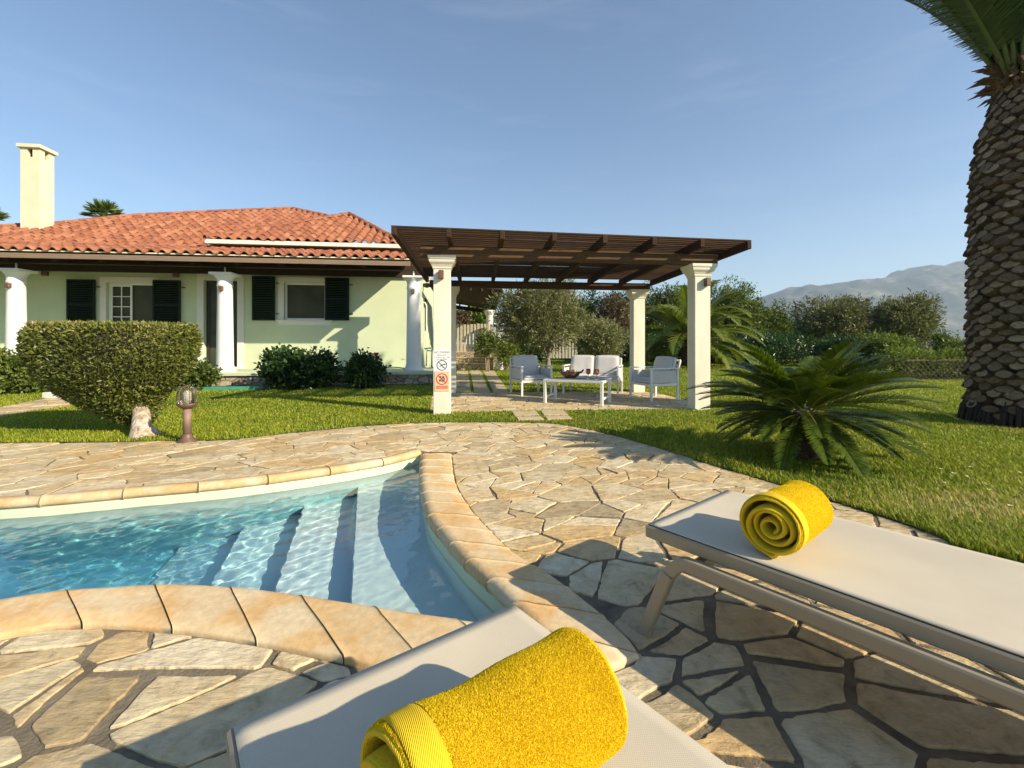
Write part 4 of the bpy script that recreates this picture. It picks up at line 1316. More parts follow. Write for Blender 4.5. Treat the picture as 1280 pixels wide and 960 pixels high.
# coffee table
TX, TY = rot2(R(-25)); tc = np.array((1.20, 8.38, 0))
tb = thing('coffee_table', 'low white metal coffee table with grey top under the pergola', 'table', tuple(tc))
def TL(x, y, z): return tc+TX*x+TY*y+Z3*z
tw_, td_ = 1.10, .62
for sx in (-1, 1):
    for sy in (-1, 1):
        m = MB(); m.beam(TL(sx*(tw_/2-.025), sy*(td_/2-.025), 0), TL(sx*(tw_/2-.025), sy*(td_/2-.025), .40), .05, .05, up=TY, bev=.004); m.build('leg', M_metalw, tb)
    m = MB(); m.beam(TL(sx*(tw_/2-.025), -td_/2+.05, .12), TL(sx*(tw_/2-.025), td_/2-.05, .12), .035, .035, bev=.003); m.build('stretcher', M_metalw, tb)
m = MB()
for sy in (-1, 1): m.beam(TL(-tw_/2, sy*(td_/2-.025), .415), TL(tw_/2, sy*(td_/2-.025), .415), .05, .04, bev=.003)
for sx in (-1, 1): m.beam(TL(sx*(tw_/2-.025), -td_/2+.051, .415), TL(sx*(tw_/2-.025), td_/2-.051, .415), .05, .04, bev=.003)
m.build('table_frame', M_metalw, tb)
m = MB(); 
for k in range(11):
    y0 = -td_/2+.055+k*(td_-.11)/11
    m.obox(TL(0, y0+.022, .430), TX, TY, Z3, tw_/2-.055, .021, .010, .002)
m.build('table_top', M_slat, tb)
# fruit bowl
bc = TL(-.16, .10, .441)
bw = thing('fruit_bowl', 'dark woven bowl of fruit on the coffee table', 'bowl', tuple(bc))
m = MB(); rg = random.Random(3)
for ring_r, zz, rr in ((.09, .012, .009), (.13, .045, .008), (.165, .075, .008), (.19, .10, .010)):
    m.tube([bc+np.array((ring_r*math.cos(t), ring_r*.8*math.sin(t), zz+.018*math.cos(2*t))) for t in np.linspace(0, 2*math.pi, 25)], rr, 6, False)
for k in range(22):
    t = 2*math.pi*k/22; m.tube([bc+np.array((r_*math.cos(t), r_*.8*math.sin(t), z_)) for r_, z_ in ((.03, .008), (.09, .012), (.14, .05), (.19, .105), (.21, .115+rg.uniform(-.01, .03)))], .006, 5)
for s in (-1, 1):
    m.tube([bc+np.array((s*(.19+.05*math.sin(a)), .07*math.cos(a), .10+.06*math.sin(a))) for a in np.linspace(0, math.pi, 9)], .009, 6)
m.build('basket', simple('woven_dark_cane', (.10, .045, .025), (.05, .025, .015), 30, .6), bw)
fcols = [((.75, .55, .05), 'yellow_fruit'), ((.62, .22, .03), 'orange_fruit'), ((.35, .42, .05), 'green_fruit'), ((.45, .08, .04), 'red_fruit')]
fm = [simple(n_, c_, None, 10, .4) for c_, n_ in fcols]
def blob(c, r, mat, name, parent, sq=1.0, group=None, lab=None, cat=None):
    m = MB(); pr = [(max(r*math.sin(math.pi*k/10), .0008), -r*sq*math.cos(math.pi*k/10)) for k in range(11)]
    m.lathe(c, pr, 14); o = m.build(name, mat, parent, True)
    if lab: tag(o, lab, cat, group)
    return o
for k, (x, y, z) in enumerate(((-.07, 0, .065), (.02, .03, .07), (.09, -.02, .07), (-.01, -.05, .07), (.04, -.01, .13), (-.05, .03, .12), (.13, .03, .085), (-.12, .02, .09))):
    blob(bc+np.array((x, y, z)), .038, fm[k % 4], 'fruit', None, .95, 'fruit in the woven bowl', 'round piece of fruit in the dark woven bowl', 'fruit')
M_drink = simple('orange_drink', (.85, .25, .03), (.8, .2, .02), 10, .2)
for k, (x, y) in enumerate(((.19, .06), (.37, -.02))):
    gc = TL(x, y, .441)
    gl = thing('drink_glass', ('stemmed glass of orange drink, next to the fruit bowl', 'stemmed glass of orange drink, farther from the fruit bowl')[k], 'glass', tuple(gc), 'orange drinks on the coffee table')
    m = MB(); m.lathe(gc, [(.036, 0), (.034, .003), (.006, .008), (.004, .07), (.012, .08), (.036, .10), (.044, .135), (.040, .185), (.0385, .185), (.0425, .135), (.034, .102), (.002, .084)], 20); m.build('glass_body', M_glass, gl, True)
    m = MB(); m.lathe(gc, [(.003, .087), (.033, .104), (.0415, .135), (.041, .162), (.002, .163)], 20); m.build('drink', M_drink, gl, True)

# ================================================================== SUN LOUNGERS
LH = .38
def lounger(A, Wd, lab, flip):
    """A: near-left top corner; Wd unit dir of the foot edge; L perpendicular, away from the foot"""
    Wd = np.array((*Wd, 0)); Wd /= np.linalg.norm(Wd); Ld = np.array((Wd[1], -Wd[0], 0))
    A3 = np.array((*A, LH)); W_ = .66; Ln = 1.98
    t = thing('sun_lounger', lab, 'sun lounger', (A3[0], A3[1], 0), 'taupe sun loungers with beige sling by the pool')
    def Q(l, w, z): return A3+Ld*l+Wd*w+Z3*(z-LH)
    m = MB(); th = .046
    for w in (.014, W_-.014): m.beam(Q(0, w, LH-th/2), Q(Ln, w, LH-th/2), .028, th, bev=.005)
    for l in (.012, Ln*.62, Ln-.012): m.beam(Q(l, .0285, LH-th/2), Q(l, W_-.0285, LH-th/2), .024, th-.002, bev=.004)
    m.build('seat_frame', M_taupe, t)
    # sling fabric : sags a little, wraps over the rails with a dark gap line
    ns, nw = 60, 24; V = []
    for i in range(ns+1):
        for j in range(nw+1):
            l = .010+(Ln-.02)*i/ns; w = .010+(W_-.02)*j/nw
            u = 2*j/nw-1
            sag = -.012*(1-u*u)*min(1, i/4, (ns-i)/4)
            V.append(Q(l, w, LH+.0035+sag))
    Fc = [(i*(nw+1)+j, (i+1)*(nw+1)+j, (i+1)*(nw+1)+j+1, i*(nw+1)+j+1) for i in range(ns) for j in range(nw)]
    m = MB(); m.add(V, Fc); o = m.build('sling', M_sling, t, True)
    md = o.modifiers.new('s', 'SOLIDIFY'); md.thickness = .003; md.offset = 1
    # black strips paint in the shaded gap between frame and sling
    m = MB()
    for w in (.0125, W_-.0125): m.beam(Q(.010, w, LH+.0035), Q(Ln-.01, w, LH+.0035), .0022, .003)
    m.beam(Q(.0125, .010, LH+.0035), Q(.0125, W_-.01, LH+.0035), .0022, .003)
    m.build('shaded_gap_strip', M_black, t)
    # bent side frames : leg, bend, rail, bend, leg
    for w, sd in ((-.028, -1), (W_+.028, 1)):
        zr = LH-.052-.022
        path = [Q(.035, w+sd*.03, .0), Q(.125, w+sd*.006, zr-.055)]
        for k in range(6):
            a = k/5*R(66); path.append(Q(.125+.055*math.sin(a)+.012*k/5, w, zr-.055+.055*(math.sin(R(24)+a)-math.sin(R(24)))/(1-math.sin(R(24)))))
        path += [Q(.30, w, zr), Q(Ln-.30, w, zr)]
        for k in range(6):
            a = k/5*R(66); path.append(Q(Ln-.20+.055*math.sin(a), w, zr-.055*(1-math.cos(a))))
        path.append(Q(Ln-.035, w+sd*.03, 0))
        # rectangular section sweep
        m = MB(); V = []; hs = (.019, .0225)
        pts = np.array(path); n = len(pts)
        for i in range(n):
            tt = pts[min(i+1, n-1)]-pts[max(i-1, 0)]; tt /= np.linalg.norm(tt)
            s_ = Wd; u_ = np.cross(tt, s_); u_ /= np.linalg.norm(u_)
            c4 = .005
            for (a, b) in ((-1, -.75), (-.75, -1), (.75, -1), (1, -.75), (1, .75), (.75, 1), (-.75, 1), (-1, .75)):
                V.append(pts[i]+s_*a*hs[0]+u_*b*hs[1])
        Fc = [(i*8+k, i*8+(k+1) % 8, (i+1)*8+(k+1) % 8, (i+1)*8+k) for i in range(n-1) for k in range(8)]+[tuple(range(8))[::-1], tuple(range((n-1)*8, n*8))]
        m.add(V, Fc); o = m.build('leg_frame', M_taupe, t, False)
        bv = o.modifiers.new('b', 'BEVEL'); bv.width = .003; bv.segments = 2; bv.limit_method = 'ANGLE'
    m = MB()
    for l in (.22, Ln-.3): m.beam(Q(l, -.02, LH-.075), Q(l, W_+.02, LH-.075), .03, .03)
    m.build('cross_bar', M_taupe, t)
    return Q, Wd, Ld
Ar = np.array(G(806, 656, LH)); Wr = np.array((.775, .632))
An = np.array(G(283, 911, LH)); Wn = np.array((.797, .604))
Qr, Wr3, Lr3 = lounger(Ar, Wr, 'beige sun lounger at the right, its slanted front leg in view', False)
Qn, Wn3, Ln3 = lounger(An, Wn, 'beige sun lounger nearest the camera, cut off by the bottom of the picture', False)

def towel(Q, Wd, Ld, l0, w0, length, Rr, lab, seed, fuzz, skew=0.0):
    rg = np.random.default_rng(seed)
    base = Q(l0, w0, LH+.007)
    ax = Wd*math.cos(skew)+Ld*math.sin(skew); ex = np.cross(ax, Z3)   # sideways
    t = thing('rolled_towel', lab, 'towel', tuple(base), 'rolled yellow towels on the loungers')
    turns = 3.9; n = 150
    th = np.linspace(0, turns*2*math.pi, n)
    pitch = (Rr-.016)/turns
    r = .016+pitch*th/(2*math.pi)
    r = r+.0036*np.sin(th*1.37+1+seed)*np.clip(th/8, .2, 1)+.0010*np.sin(th*2.9+seed)+.0040*np.sin(th*.61+2)
    ph0 = -R(100)-turns*2*math.pi   # end of the strip tucked near the bottom right
    ang = th+ph0
    cxs = r*np.cos(ang); czs = r*np.sin(ang)*(.90+.06*np.clip(th/12, 0, 1))
    # folded heart of the roll
    # tail flap lies out on the lounger
    tail_n = 8
    tx = cxs[-1]+np.linspace(.006, .030, tail_n); tz = np.full(tail_n, czs[-1]-.003)
    cxs = np.r_[cxs, tx]; czs = np.r_[czs, tz]; n2 = len(cxs)
    dx = np.gradient(cxs); dz = np.gradient(czs); L_ = np.hypot(dx, dz)+1e-9
    nx, nz = dz/L_, -dx/L_
    hth = pitch*.36
    zoff = -czs.min()+hth
    M = 44
    def section(s, f):
        """f in -1..1 across thickness at station s (0..1 along the axis)"""
        sp = s*length
        edge = min(s, 1-s)*length
        rnd = 1-.35*max(0, 1-edge/.012)
        off = .004*np.sin(7*s+np.arange(n2)*.05)
        X = cxs+nx*hth*f*rnd; Zq = czs+nz*hth*f*rnd
        wob = 1+.018*math.sin(5.3*s+seed)+.012*math.sin(13*s)
        return base[None]+ax[None]*(sp+off[:, None]*0)+ex[None]*(X*wob)[:, None]+Z3[None]*((Zq+zoff)*wob)[:, None]
    V = []; 
    st = np.r_[0, .006, .02, np.linspace(.05, .95, M), .98, .994, 1]
    endj = .006*np.sin(np.arange(n2)*.11)+.004*np.sin(np.arange(n2)*.31)
    for f in (1, -1):
        for s in st:
            P_ = section(s, f)
            sh = endj*max(0, 1-s*8)-endj*max(0, 1-(1-s)*8)*.7
            V.append(P_+ax[None]*sh[:, None])
    V = np.concatenate(V); S_ = len(st)
    def id_(k, i, j): return (k*S_+i)*n2+j
    Fc = []; cls = []
    for k in (0, 1):
        for i in range(S_-1):
            for j in range(n2-1):
                q4 = (id_(k, i, j), id_(k, i, j+1), id_(k, i+1, j+1), id_(k, i+1, j))
                Fc.append(q4 if k == 0 else q4[::-1])
    for i in (0, S_-1):
        for j in range(n2-1): Fc.append((id_(0, i, j), id_(1, i, j), id_(1, i, j+1), id_(0, i, j+1)))
    for j in (0, n2-1):
        for i in range(S_-1): Fc.append((id_(0, i, j), id_(0, i+1, j), id_(1, i+1, j), id_(1, i, j)))
    Fa = np.array(Fc); o = npmesh('towel_roll', V, Fa, M_towel, t, None, True)
    # woven border bands and hems
    mb = MB()
    jl = list(range(n2-int(n/turns)-6, n2))
    for (s0, s1) in ((.035, .16),):
        V2 = []
        for s in np.linspace(s0, s1, 6):
            P_ = section(s, 1.0)
            Pn = section(s, 1.18)
            V2 += [Pn[j] for j in jl]
        w_ = len(jl); mb.add(V2, [(i*w_+j, i*w_+j+1, (i+1)*w_+j+1, (i+1)*w_+j) for i in range(5) for j in range(w_-1)])
    bo = mb.build('woven_band', M_band, t, True)
    md = bo.modifiers.new('s', 'SOLIDIFY'); md.thickness = .002; md.offset = 0
    for s in (0, 1):
        mb = MB()
        P_ = (section(s, 0)+ax[None]*(endj*(1 if s == 0 else -.7))[:, None])
        mb.tube(P_[::2], hth*.60, 7)
        mb.build('hem', M_band, t, True)
    # terry loops on the outer turn
    N = fuzz
    j = rg.uniform(n2-n/turns-10, n2-2, N); ji = j.astype(int); jf = j-ji
    s = rg.uniform(0.17, .985, N); 
    e2 = rg.random(N) < .06; s = np.where(e2, rg.uniform(.004, .03, N), s)
    si = np.searchsorted(st, s)-1; si = np.clip(si, 0, S_-2); sf = (s-st[si])/(st[si+1]-st[si])
    Vr = V[:S_*n2].reshape(S_, n2, 3)
    p = (Vr[si, ji]*(1-jf)[:, None]+Vr[si, ji+1]*jf[:, None])*(1-sf)[:, None]+(Vr[si+1, ji]*(1-jf)[:, None]+Vr[si+1, ji+1]*jf[:, None])*sf[:, None]
    nn = ex[None]*nx[ji][:, None]+Z3[None]*nz[ji][:, None]
    rv = rg.normal(0, 1, (N, 3)); rv /= np.linalg.norm(rv, axis=1)[:, None]
    d = nn+rv*.75; d /= np.linalg.norm(d, axis=1)[:, None]
    sd = np.cross(d, rv); sd /= (np.linalg.norm(sd, axis=1)[:, None]+1e-9)
    ln = rg.uniform(.0014, .0028, N)[:, None]; wd = .00055
    VV = np.concatenate([p-sd*wd, p+sd*wd, p+d*ln+sd*wd*.6, p+d*ln-sd*wd*.6]); i_ = np.arange(N)
    npmesh('terry_loops', VV, np.stack([i_, i_+N, i_+2*N, i_+3*N], 1), M_fuzz, t, rg.random(N))
    return t
towel(Qr, Wr3, Lr3, .425, .075, .31, .096, 'rolled yellow towel on the right sun lounger, its spiral end facing left', 1, 90000)
towel(Qn, Wn3, Ln3, .425, .135, .36, .096, 'large rolled yellow towel in the foreground on the nearest sun lounger', 2, 360000)

# ================================================================== BOLLARD LAMP
bx_, by_ = G(234, 552)
bl = thing('bollard_lamp', 'short brown garden bollard lamp with domed glass lantern by the topiary bush', 'lamp', (bx_, by_, 0))
s_ = by_/F
m = MB(); m.lathe((bx_, by_, 0), [(.10, 0), (.095, .012), (.06, .04), (.05, .07), (.045, .09)], 20); m.build('base', M_bronze, bl, True)
m = MB(); m.lathe((bx_, by_, 0), [(.042, .08), (.040, .38)], 20); m.build('post', M_brownmetal, bl, True)
m = MB(); m.lathe((bx_, by_, 0), [(.045, .365), (.075, .385), (.094, .405), (.098, .42), (.09, .425)], 24); m.build('lamp_collar', M_bronze, bl, True)
m = MB(); m.lathe((bx_, by_, 0), [(.084, .426), (.088, .46), (.088, .53), (.078, .57), (.05, .595), (.01, .605)], 24); m.build('lamp_glass', M_lampglass, bl, True)
m = MB()
for k in range(6):
    a = math.pi*k/3+.3
    m.tube([(bx_+r_*math.cos(a), by_+r_*math.sin(a), z_) for r_, z_ in ((.094, .42), (.096, .47), (.096, .53), (.085, .575), (.055, .603), (.0, .616))], .0045, 6)
m.lathe((bx_, by_, .60), [(.02, 0), (.022, .012), (.008, .028)], 12)
m.build('cage', M_bronze, bl, True)
m = MB(); m.lathe((bx_, by_, 0), [(.02, .43), (.028, .47), (.026, .54), (.008, .555)], 12); m.build('bulb', M_white, bl, True)

# ================================================================== VEGETATION
def quads(p, d, ln, wd, rg, fold=.25):
    """diamond leaves : p base (N,3), d unit direction"""
    N = len(p)
    rv = rg.normal(0, 1, (N, 3)); s = np.cross(d, rv); s /= (np.linalg.norm(s, axis=1)[:, None]+1e-9)
    nn = np.cross(d, s)
    ln = ln[:, None] if hasattr(ln, '__len__') else ln; wd = wd[:, None] if hasattr(wd, '__len__') else wd
    a = p; b = p+d*ln*.45+s*wd+nn*ln*fold*.2; c = p+d*ln; e_ = p+d*ln*.45-s*wd+nn*ln*fold*.2
    V = np.concatenate([a, b, c, e_]); i = np.arange(N)
    return V, np.stack([i, i+N, i+2*N, i+3*N], 1)
def unit(v): return v/(np.linalg.norm(v, axis=-1, keepdims=True)+1e-9)
def crown(name, mat, parent, blobs, N, ln, wd, seed, dirbias=.8, up=.2, shell=.55, tint=0.0):
    """leaf mass : blobs [(centre, radii)], leaves grow in small sprays through the volume"""
    rg = np.random.default_rng(seed)
    blobs = [(np.array(c, float), np.array(r, float)) for c, r in blobs]
    vol = np.array([np.prod(r)**(.75) for _, r in blobs]); vol /= vol.sum()
    ns = max(1, N//9)
    bi = rg.choice(len(blobs), ns, p=vol)
    C_ = np.stack([b[0] for b in blobs])[bi]; R_ = np.stack([b[1] for b in blobs])[bi]
    u = unit(rg.normal(0, 1, (ns, 3)))
    # lumpy radius
    lump = np.array([mnoise.noise(Vector((x*2.2+seed+i_*.37, y*2.2, z*2.2))) for (x, y, z), i_ in zip(u, bi)])
    lump2 = np.array([mnoise.noise(Vector((x*6+seed, y*6, z*6+3))) for x, y, z in u])
    rad = (shell+(1-shell)*rg.random(ns)**.6)*(1+.28*lump+.20*lump2)
    sp = C_+u*R_*rad[:, None]
    sd = unit(u*dirbias+np.array((0, 0, up))+rg.normal(0, .45, (ns, 3)))
    K = 9
    p = np.repeat(sp, K, 0); sdr = np.repeat(sd, K, 0); n = len(p)
    t = rg.random(n)
    p = p+sdr*(t*ln*2.4)[:, None]+rg.normal(0, ln*.35, (n, 3))
    d = unit(sdr+rg.normal(0, .75, (n, 3)))
    ok = p[:, 2] > .03
    p, d, t = p[ok], d[ok], t[ok]; n = len(p)
    V, Fa = quads(p, d, ln*rg.uniform(.6, 1.3, n), wd*rg.uniform(.7, 1.3, n), rg)
    cl = rg.random(ns)
    tone = rg.normal(0, .10, len(blobs))
    r = np.clip(.45+tint+np.repeat(tone[bi], K)[ok]+.22*(np.repeat(cl, K)[ok]-.5)+rg.normal(0, .17, n)+.12*(t-.5), 0, 1)
    return npmesh(name, V, Fa, mat, parent, r)
def trunk(name, mat, parent, pts, rads, n=12):
    m = MB(); pts = catmull(pts, 5); rr = np.interp(np.linspace(0, 1, len(pts)), np.linspace(0, 1, len(rads)), rads)
    m.tube(pts, rr, n); return m.build(name, mat, parent, True)

# topiary bush
def topiary():
    Y0 = 5.6
    s = Y0/F
    cx = (140-640)*s
    t = thing('topiary_bush', 'flat-topped clipped bush on a whitewashed leaning trunk at the edge of the patio', 'bush', (cx, Y0, 0))
    # profile rows (py, left px, right px)
    rows = [(524, 150, 190), (518, 124, 196), (508, 96, 200), (498, 76, 207), (485, 56, 220), (470, 36, 238), (455, 26, 248), (440, 20, 254), (425, 19, 256), (414, 22, 254), (408.5, 34, 245)]
    zz = np.array([CH-(r[0]-HY)*s for r in rows]); xl = np.array([(r[1]-640)*s for r in rows]); xr = np.array([(r[2]-640)*s for r in rows])
    o_ = np.argsort(zz); zz, xl, xr = zz[o_], xl[o_], xr[o_]
    rg = np.random.default_rng(8)
    def surf(z, th):
        a = (np.interp(z, zz, xr)-np.interp(z, zz, xl))/2; c = (np.interp(z, zz, xr)+np.interp(z, zz, xl))/2
        ct, st_ = np.cos(th), np.sin(th); k = 2.4
        r = (np.abs(ct)**k+np.abs(st_)**k)**(-1/k)
        a = a*.825; c = c+.06
        return c+a*r*ct, Y0+a*.6*r*st_, a
    N = 30000
    z = zz[0]+(zz[-1]-zz[0])*rg.random(N)**.85; th = rg.uniform(0, 2*math.pi, N)
    x, y, a = surf(z, th)
    cen = np.stack([(np.interp(z, zz, xr)+np.interp(z, zz, xl))/2+.06, np.full(N, Y0), z-.18], 1)
    P_ = np.stack([x, y, z], 1); out = unit(P_-cen)
    dep = rg.random(N)**1.6*.15
    P_ = P_-out*(dep+.02)[:, None]
    # top cap
    M = 13000; tz = zz[-1]; f = np.sqrt(rg.random(M))*1.04; th2 = rg.uniform(0, 6.283, M)
    x2, y2, a2 = surf(np.full(M, tz), th2); c2 = (xr[-1]+xl[-1])/2+.06
    P2 = np.stack([c2+(x2-c2)*f, Y0+(y2-Y0)*f, tz-rg.random(M)**1.5*.08+.015], 1)
    up_ = np.tile(np.array((0, 0, 1.)), (M, 1))
    P_ = np.concatenate([P_, P2]); out = np.concatenate([out, up_]); n = len(P_)
    d = unit(out*.7+rg.normal(0, .65, (n, 3))+np.array((0, 0, .15)))
    V, Fa = quads(P_, d, rg.uniform(.03, .062, n), rg.uniform(.006, .0115, n), rg)
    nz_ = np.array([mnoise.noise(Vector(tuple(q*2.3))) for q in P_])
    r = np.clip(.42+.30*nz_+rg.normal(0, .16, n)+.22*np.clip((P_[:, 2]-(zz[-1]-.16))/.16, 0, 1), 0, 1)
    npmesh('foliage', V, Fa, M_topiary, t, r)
    crown('foliage', M_topiary, t, [((-4.60, Y0, .50), (.22, .2, .12)), ((-4.8, Y0-.05, .55), (.3, .25, .14))], 2200, .035, .009, 77, up=0)
    # inner mass of twigs
    m = MB(); V = []; K = 24; Z_ = np.linspace(zz[0]+.05, zz[-1]-.10, 9)
    for zc in Z_:
        for k in range(K):
            th = 2*math.pi*k/K; X_, Y_, aa = surf(zc, np.array(th)); c = (np.interp(zc, zz, xr)+np.interp(zc, zz, xl))/2+.06
            g_ = max(.1, 1-.14/max(float(aa), .15)); V.append((c+(X_-c)*g_, Y0+(Y_-Y0)*g_, zc))
    Fc = [(i*K+k, i*K+(k+1) % K, (i+1)*K+(k+1) % K, (i+1)*K+k) for i in range(8) for k in range(K)]+[tuple(range(K))[::-1], tuple(range(8*K, 9*K))]
    m.add(V, Fc); m.build('inner_twigs', M_branch, t)
    bx, by = G(170, 550); bx -= .10
    trunk('trunk', M_lime, t, [(bx+.07, by+.12, -.02), (bx+.02, by+.17, .08), (bx-.11, by+.33, .25), (-4.62, Y0, .42), (-4.72, Y0, .7)], [.14, .10, .085, .085, .06], 18)
    for sx in (-.5, -.1, .2):
        trunk('limb', M_branch, t, [(-4.62, Y0, .40), (-4.66+sx*.5, Y0+.1*sx, .65), (cx+sx*1.2, Y0, .95)], [.06, .04, .02], 8)
    m = MB(); 
    for k in range(9):
        a = k*.7; L__ = .8+.5*math.sin(k*2.1); m.tube([(bx+.07+.05*math.cos(a), by+.15+.05*math.sin(a), .10), (bx+.07+.13*L__*math.cos(a), by+.15+.11*L__*math.sin(a), .015), (bx+.07+.21*L__*math.cos(a), by+.15+.17*L__*math.sin(a), -.03)], [.042, .024, .010], 7)
    m.build('root', M_lime, t, True)
topiary()

# fronds
def frond(az, el, length, droop, nleaf, leaf, wid, rg, vee=.5, twist=0.0, base=(0, 0, 0), start=.14, fwd=.75, rach=.012, curl=.4):
    """returns leaflet quads and rachis tube in world coordinates"""
    h = np.array((math.cos(az), math.sin(az), 0)); sd = np.array((-math.sin(az), math.cos(az), 0))
    n = 16; pts = [np.array(base, float)]; a = el
    for i in range(n):
        a -= droop/n*(.4+1.2*i/n); pts.append(pts[-1]+(h*math.cos(a)+Z3*math.sin(a))*length/n)
    pts = np.array(pts)
    t = np.linspace(start, .995, nleaf); u = t*n; k = np.clip(u.astype(int), 0, n-1); f = u-k
    P_ = pts[k]*(1-f)[:, None]+pts[k+1]*f[:, None]; T = unit(pts[k+1]-pts[k])
    Vs, Fs = [], []; off = 0
    for sg in (-1, 1):
        up_ = unit(np.cross(T, np.tile(sd, (len(T), 1)))); up_ = np.where((up_[:, 2:3] < 0), -up_, up_)
        S_ = sd[None]*sg*math.cos(vee)+up_*math.sin(vee)
        prof = np.sin(np.pi*np.clip((t-start)/(1-start)*.86+.12, 0, 1))**.7
        d = unit(T*fwd*(.7+.6*t[:, None])+S_+rg.normal(0, .05, (len(t), 3)))
        L_ = leaf*prof*rg.uniform(.9, 1.1, len(t))
        dn = unit(d+np.array((0, 0, -curl)))
        mid = P_+d*(L_*.5)[:, None]; tip = mid+dn*(L_*.5)[:, None]
        wv = unit(np.cross(d, up_))*wid
        V = np.concatenate([P_-wv*.5, P_+wv*.5, mid+wv*.55, mid-wv*.55, tip+wv*.12, tip-wv*.12]); m_ = len(t); i = np.arange(m_)
        Fa = np.concatenate([np.stack([i, i+m_, i+2*m_, i+3*m_], 1), np.stack([i+3*m_, i+2*m_, i+4*m_, i+5*m_], 1)])
        Vs.append(V); Fs.append(Fa+off); off += len(V)
    # rachis
    m = MB(); m.tube(pts, np.linspace(rach, rach*.25, len(pts)), 5)
    Vr = np.concatenate(m.V); Fr = np.array([f_ for f_ in m.Fc if len(f_) == 4])
    Vs.append(Vr); Fs.append(Fr+off)
    nl = sum(len(f_) for f_ in Fs[:-1])
    return np.concatenate(Vs), np.concatenate(Fs), nl
def frond_part(parent, mat, rg, tint=0., **kw):
    V, Fa, nl = frond(rg=rg, **kw)
    r = np.clip(.45+tint+rg.normal(0, .13, len(Fa)), 0, 1); r[nl:] = .95
    return npmesh('frond', V, Fa, mat, parent, r)

# cycad
def cycad():
    x, y = G(1015, 577)
    t = thing('cycad', 'low sago cycad with a spreading rosette of dark glossy fronds on the right lawn', 'cycad', (x, y+.1, 0))
    rg = np.random.default_rng(21); c = np.array((x, y+.12, .49))
    for k in range(92):
        f = k/91
        az = k*2.39996+rg.normal(0, .1)
        if f < .30: el = R(rg.uniform(40, 72)); dr = R(rg.uniform(25, 50)); L_ = rg.uniform(.62, .80)
        elif f < .68: el = R(rg.uniform(12, 38)); dr = R(rg.uniform(25, 45)); L_ = rg.uniform(.80, .98)
        else: el = R(rg.uniform(-22, 10)); dr = R(rg.uniform(15, 38)); L_ = rg.uniform(.66, .86)
        b = c+np.array((.10*math.cos(az), .10*math.sin(az), .05-.12*f))
        frond_part(t, M_cycad, rg, tint=.12 if f < .3 else 0, az=az, el=el, length=L_, droop=dr, nleaf=78, leaf=.145, wid=.0105, vee=.42, base=b, start=.10, fwd=.85, rach=.009, curl=.18)
    m = MB()
    m.lathe((x, y+.12, 0), [(.17, -.03), (.185, .08), (.18, .2), (.16, .34), (.12, .42), (.04, .46)], 18)
    for k in range(200):
        a = k*2.4; z = .03+.38*(k/200); r_ = .175-.04*(k/200)
        cc = np.array((x+r_*math.cos(a), y+.12+r_*math.sin(a), z)); o_ = np.array((math.cos(a), math.sin(a), .6)); o_ /= np.linalg.norm(o_)
        s__ = np.array((-math.sin(a), math.cos(a), 0)); u_ = np.cross(o_, s__)
        m.obox(cc+o_*.01, o_, s__, u_, .03, .018, .010, .004)
    m.build('trunk', simple('cycad_trunk', (.10, .065, .04), (.045, .03, .02), 20, .95, .6, 60, .01), t, attr=False)
    m = MB(); cc = (x-.005, y+.02, 0)
    m.lathe((x-.03, y-.18, .76), [(.02, -.12), (.04, -.06), (.045, .0), (.035, .07), (.015, .11)], 14)
    for k in range(60):
        a = k*2.4; z = .66+.18*(k/60); r_ = .036
        d = unit(np.array((math.cos(a), math.sin(a), 1.0))); b = np.array((x-.03+r_*math.cos(a), y-.18+r_*math.sin(a), z+.02))
        m.tube([b, b+d*.02, b+d*.035], [.010, .008, .002], 5)
    m.build('seed_cone', simple('pale_cone', (.62, .44, .26), (.42, .28, .15), 30, .8), t, True)
cycad()

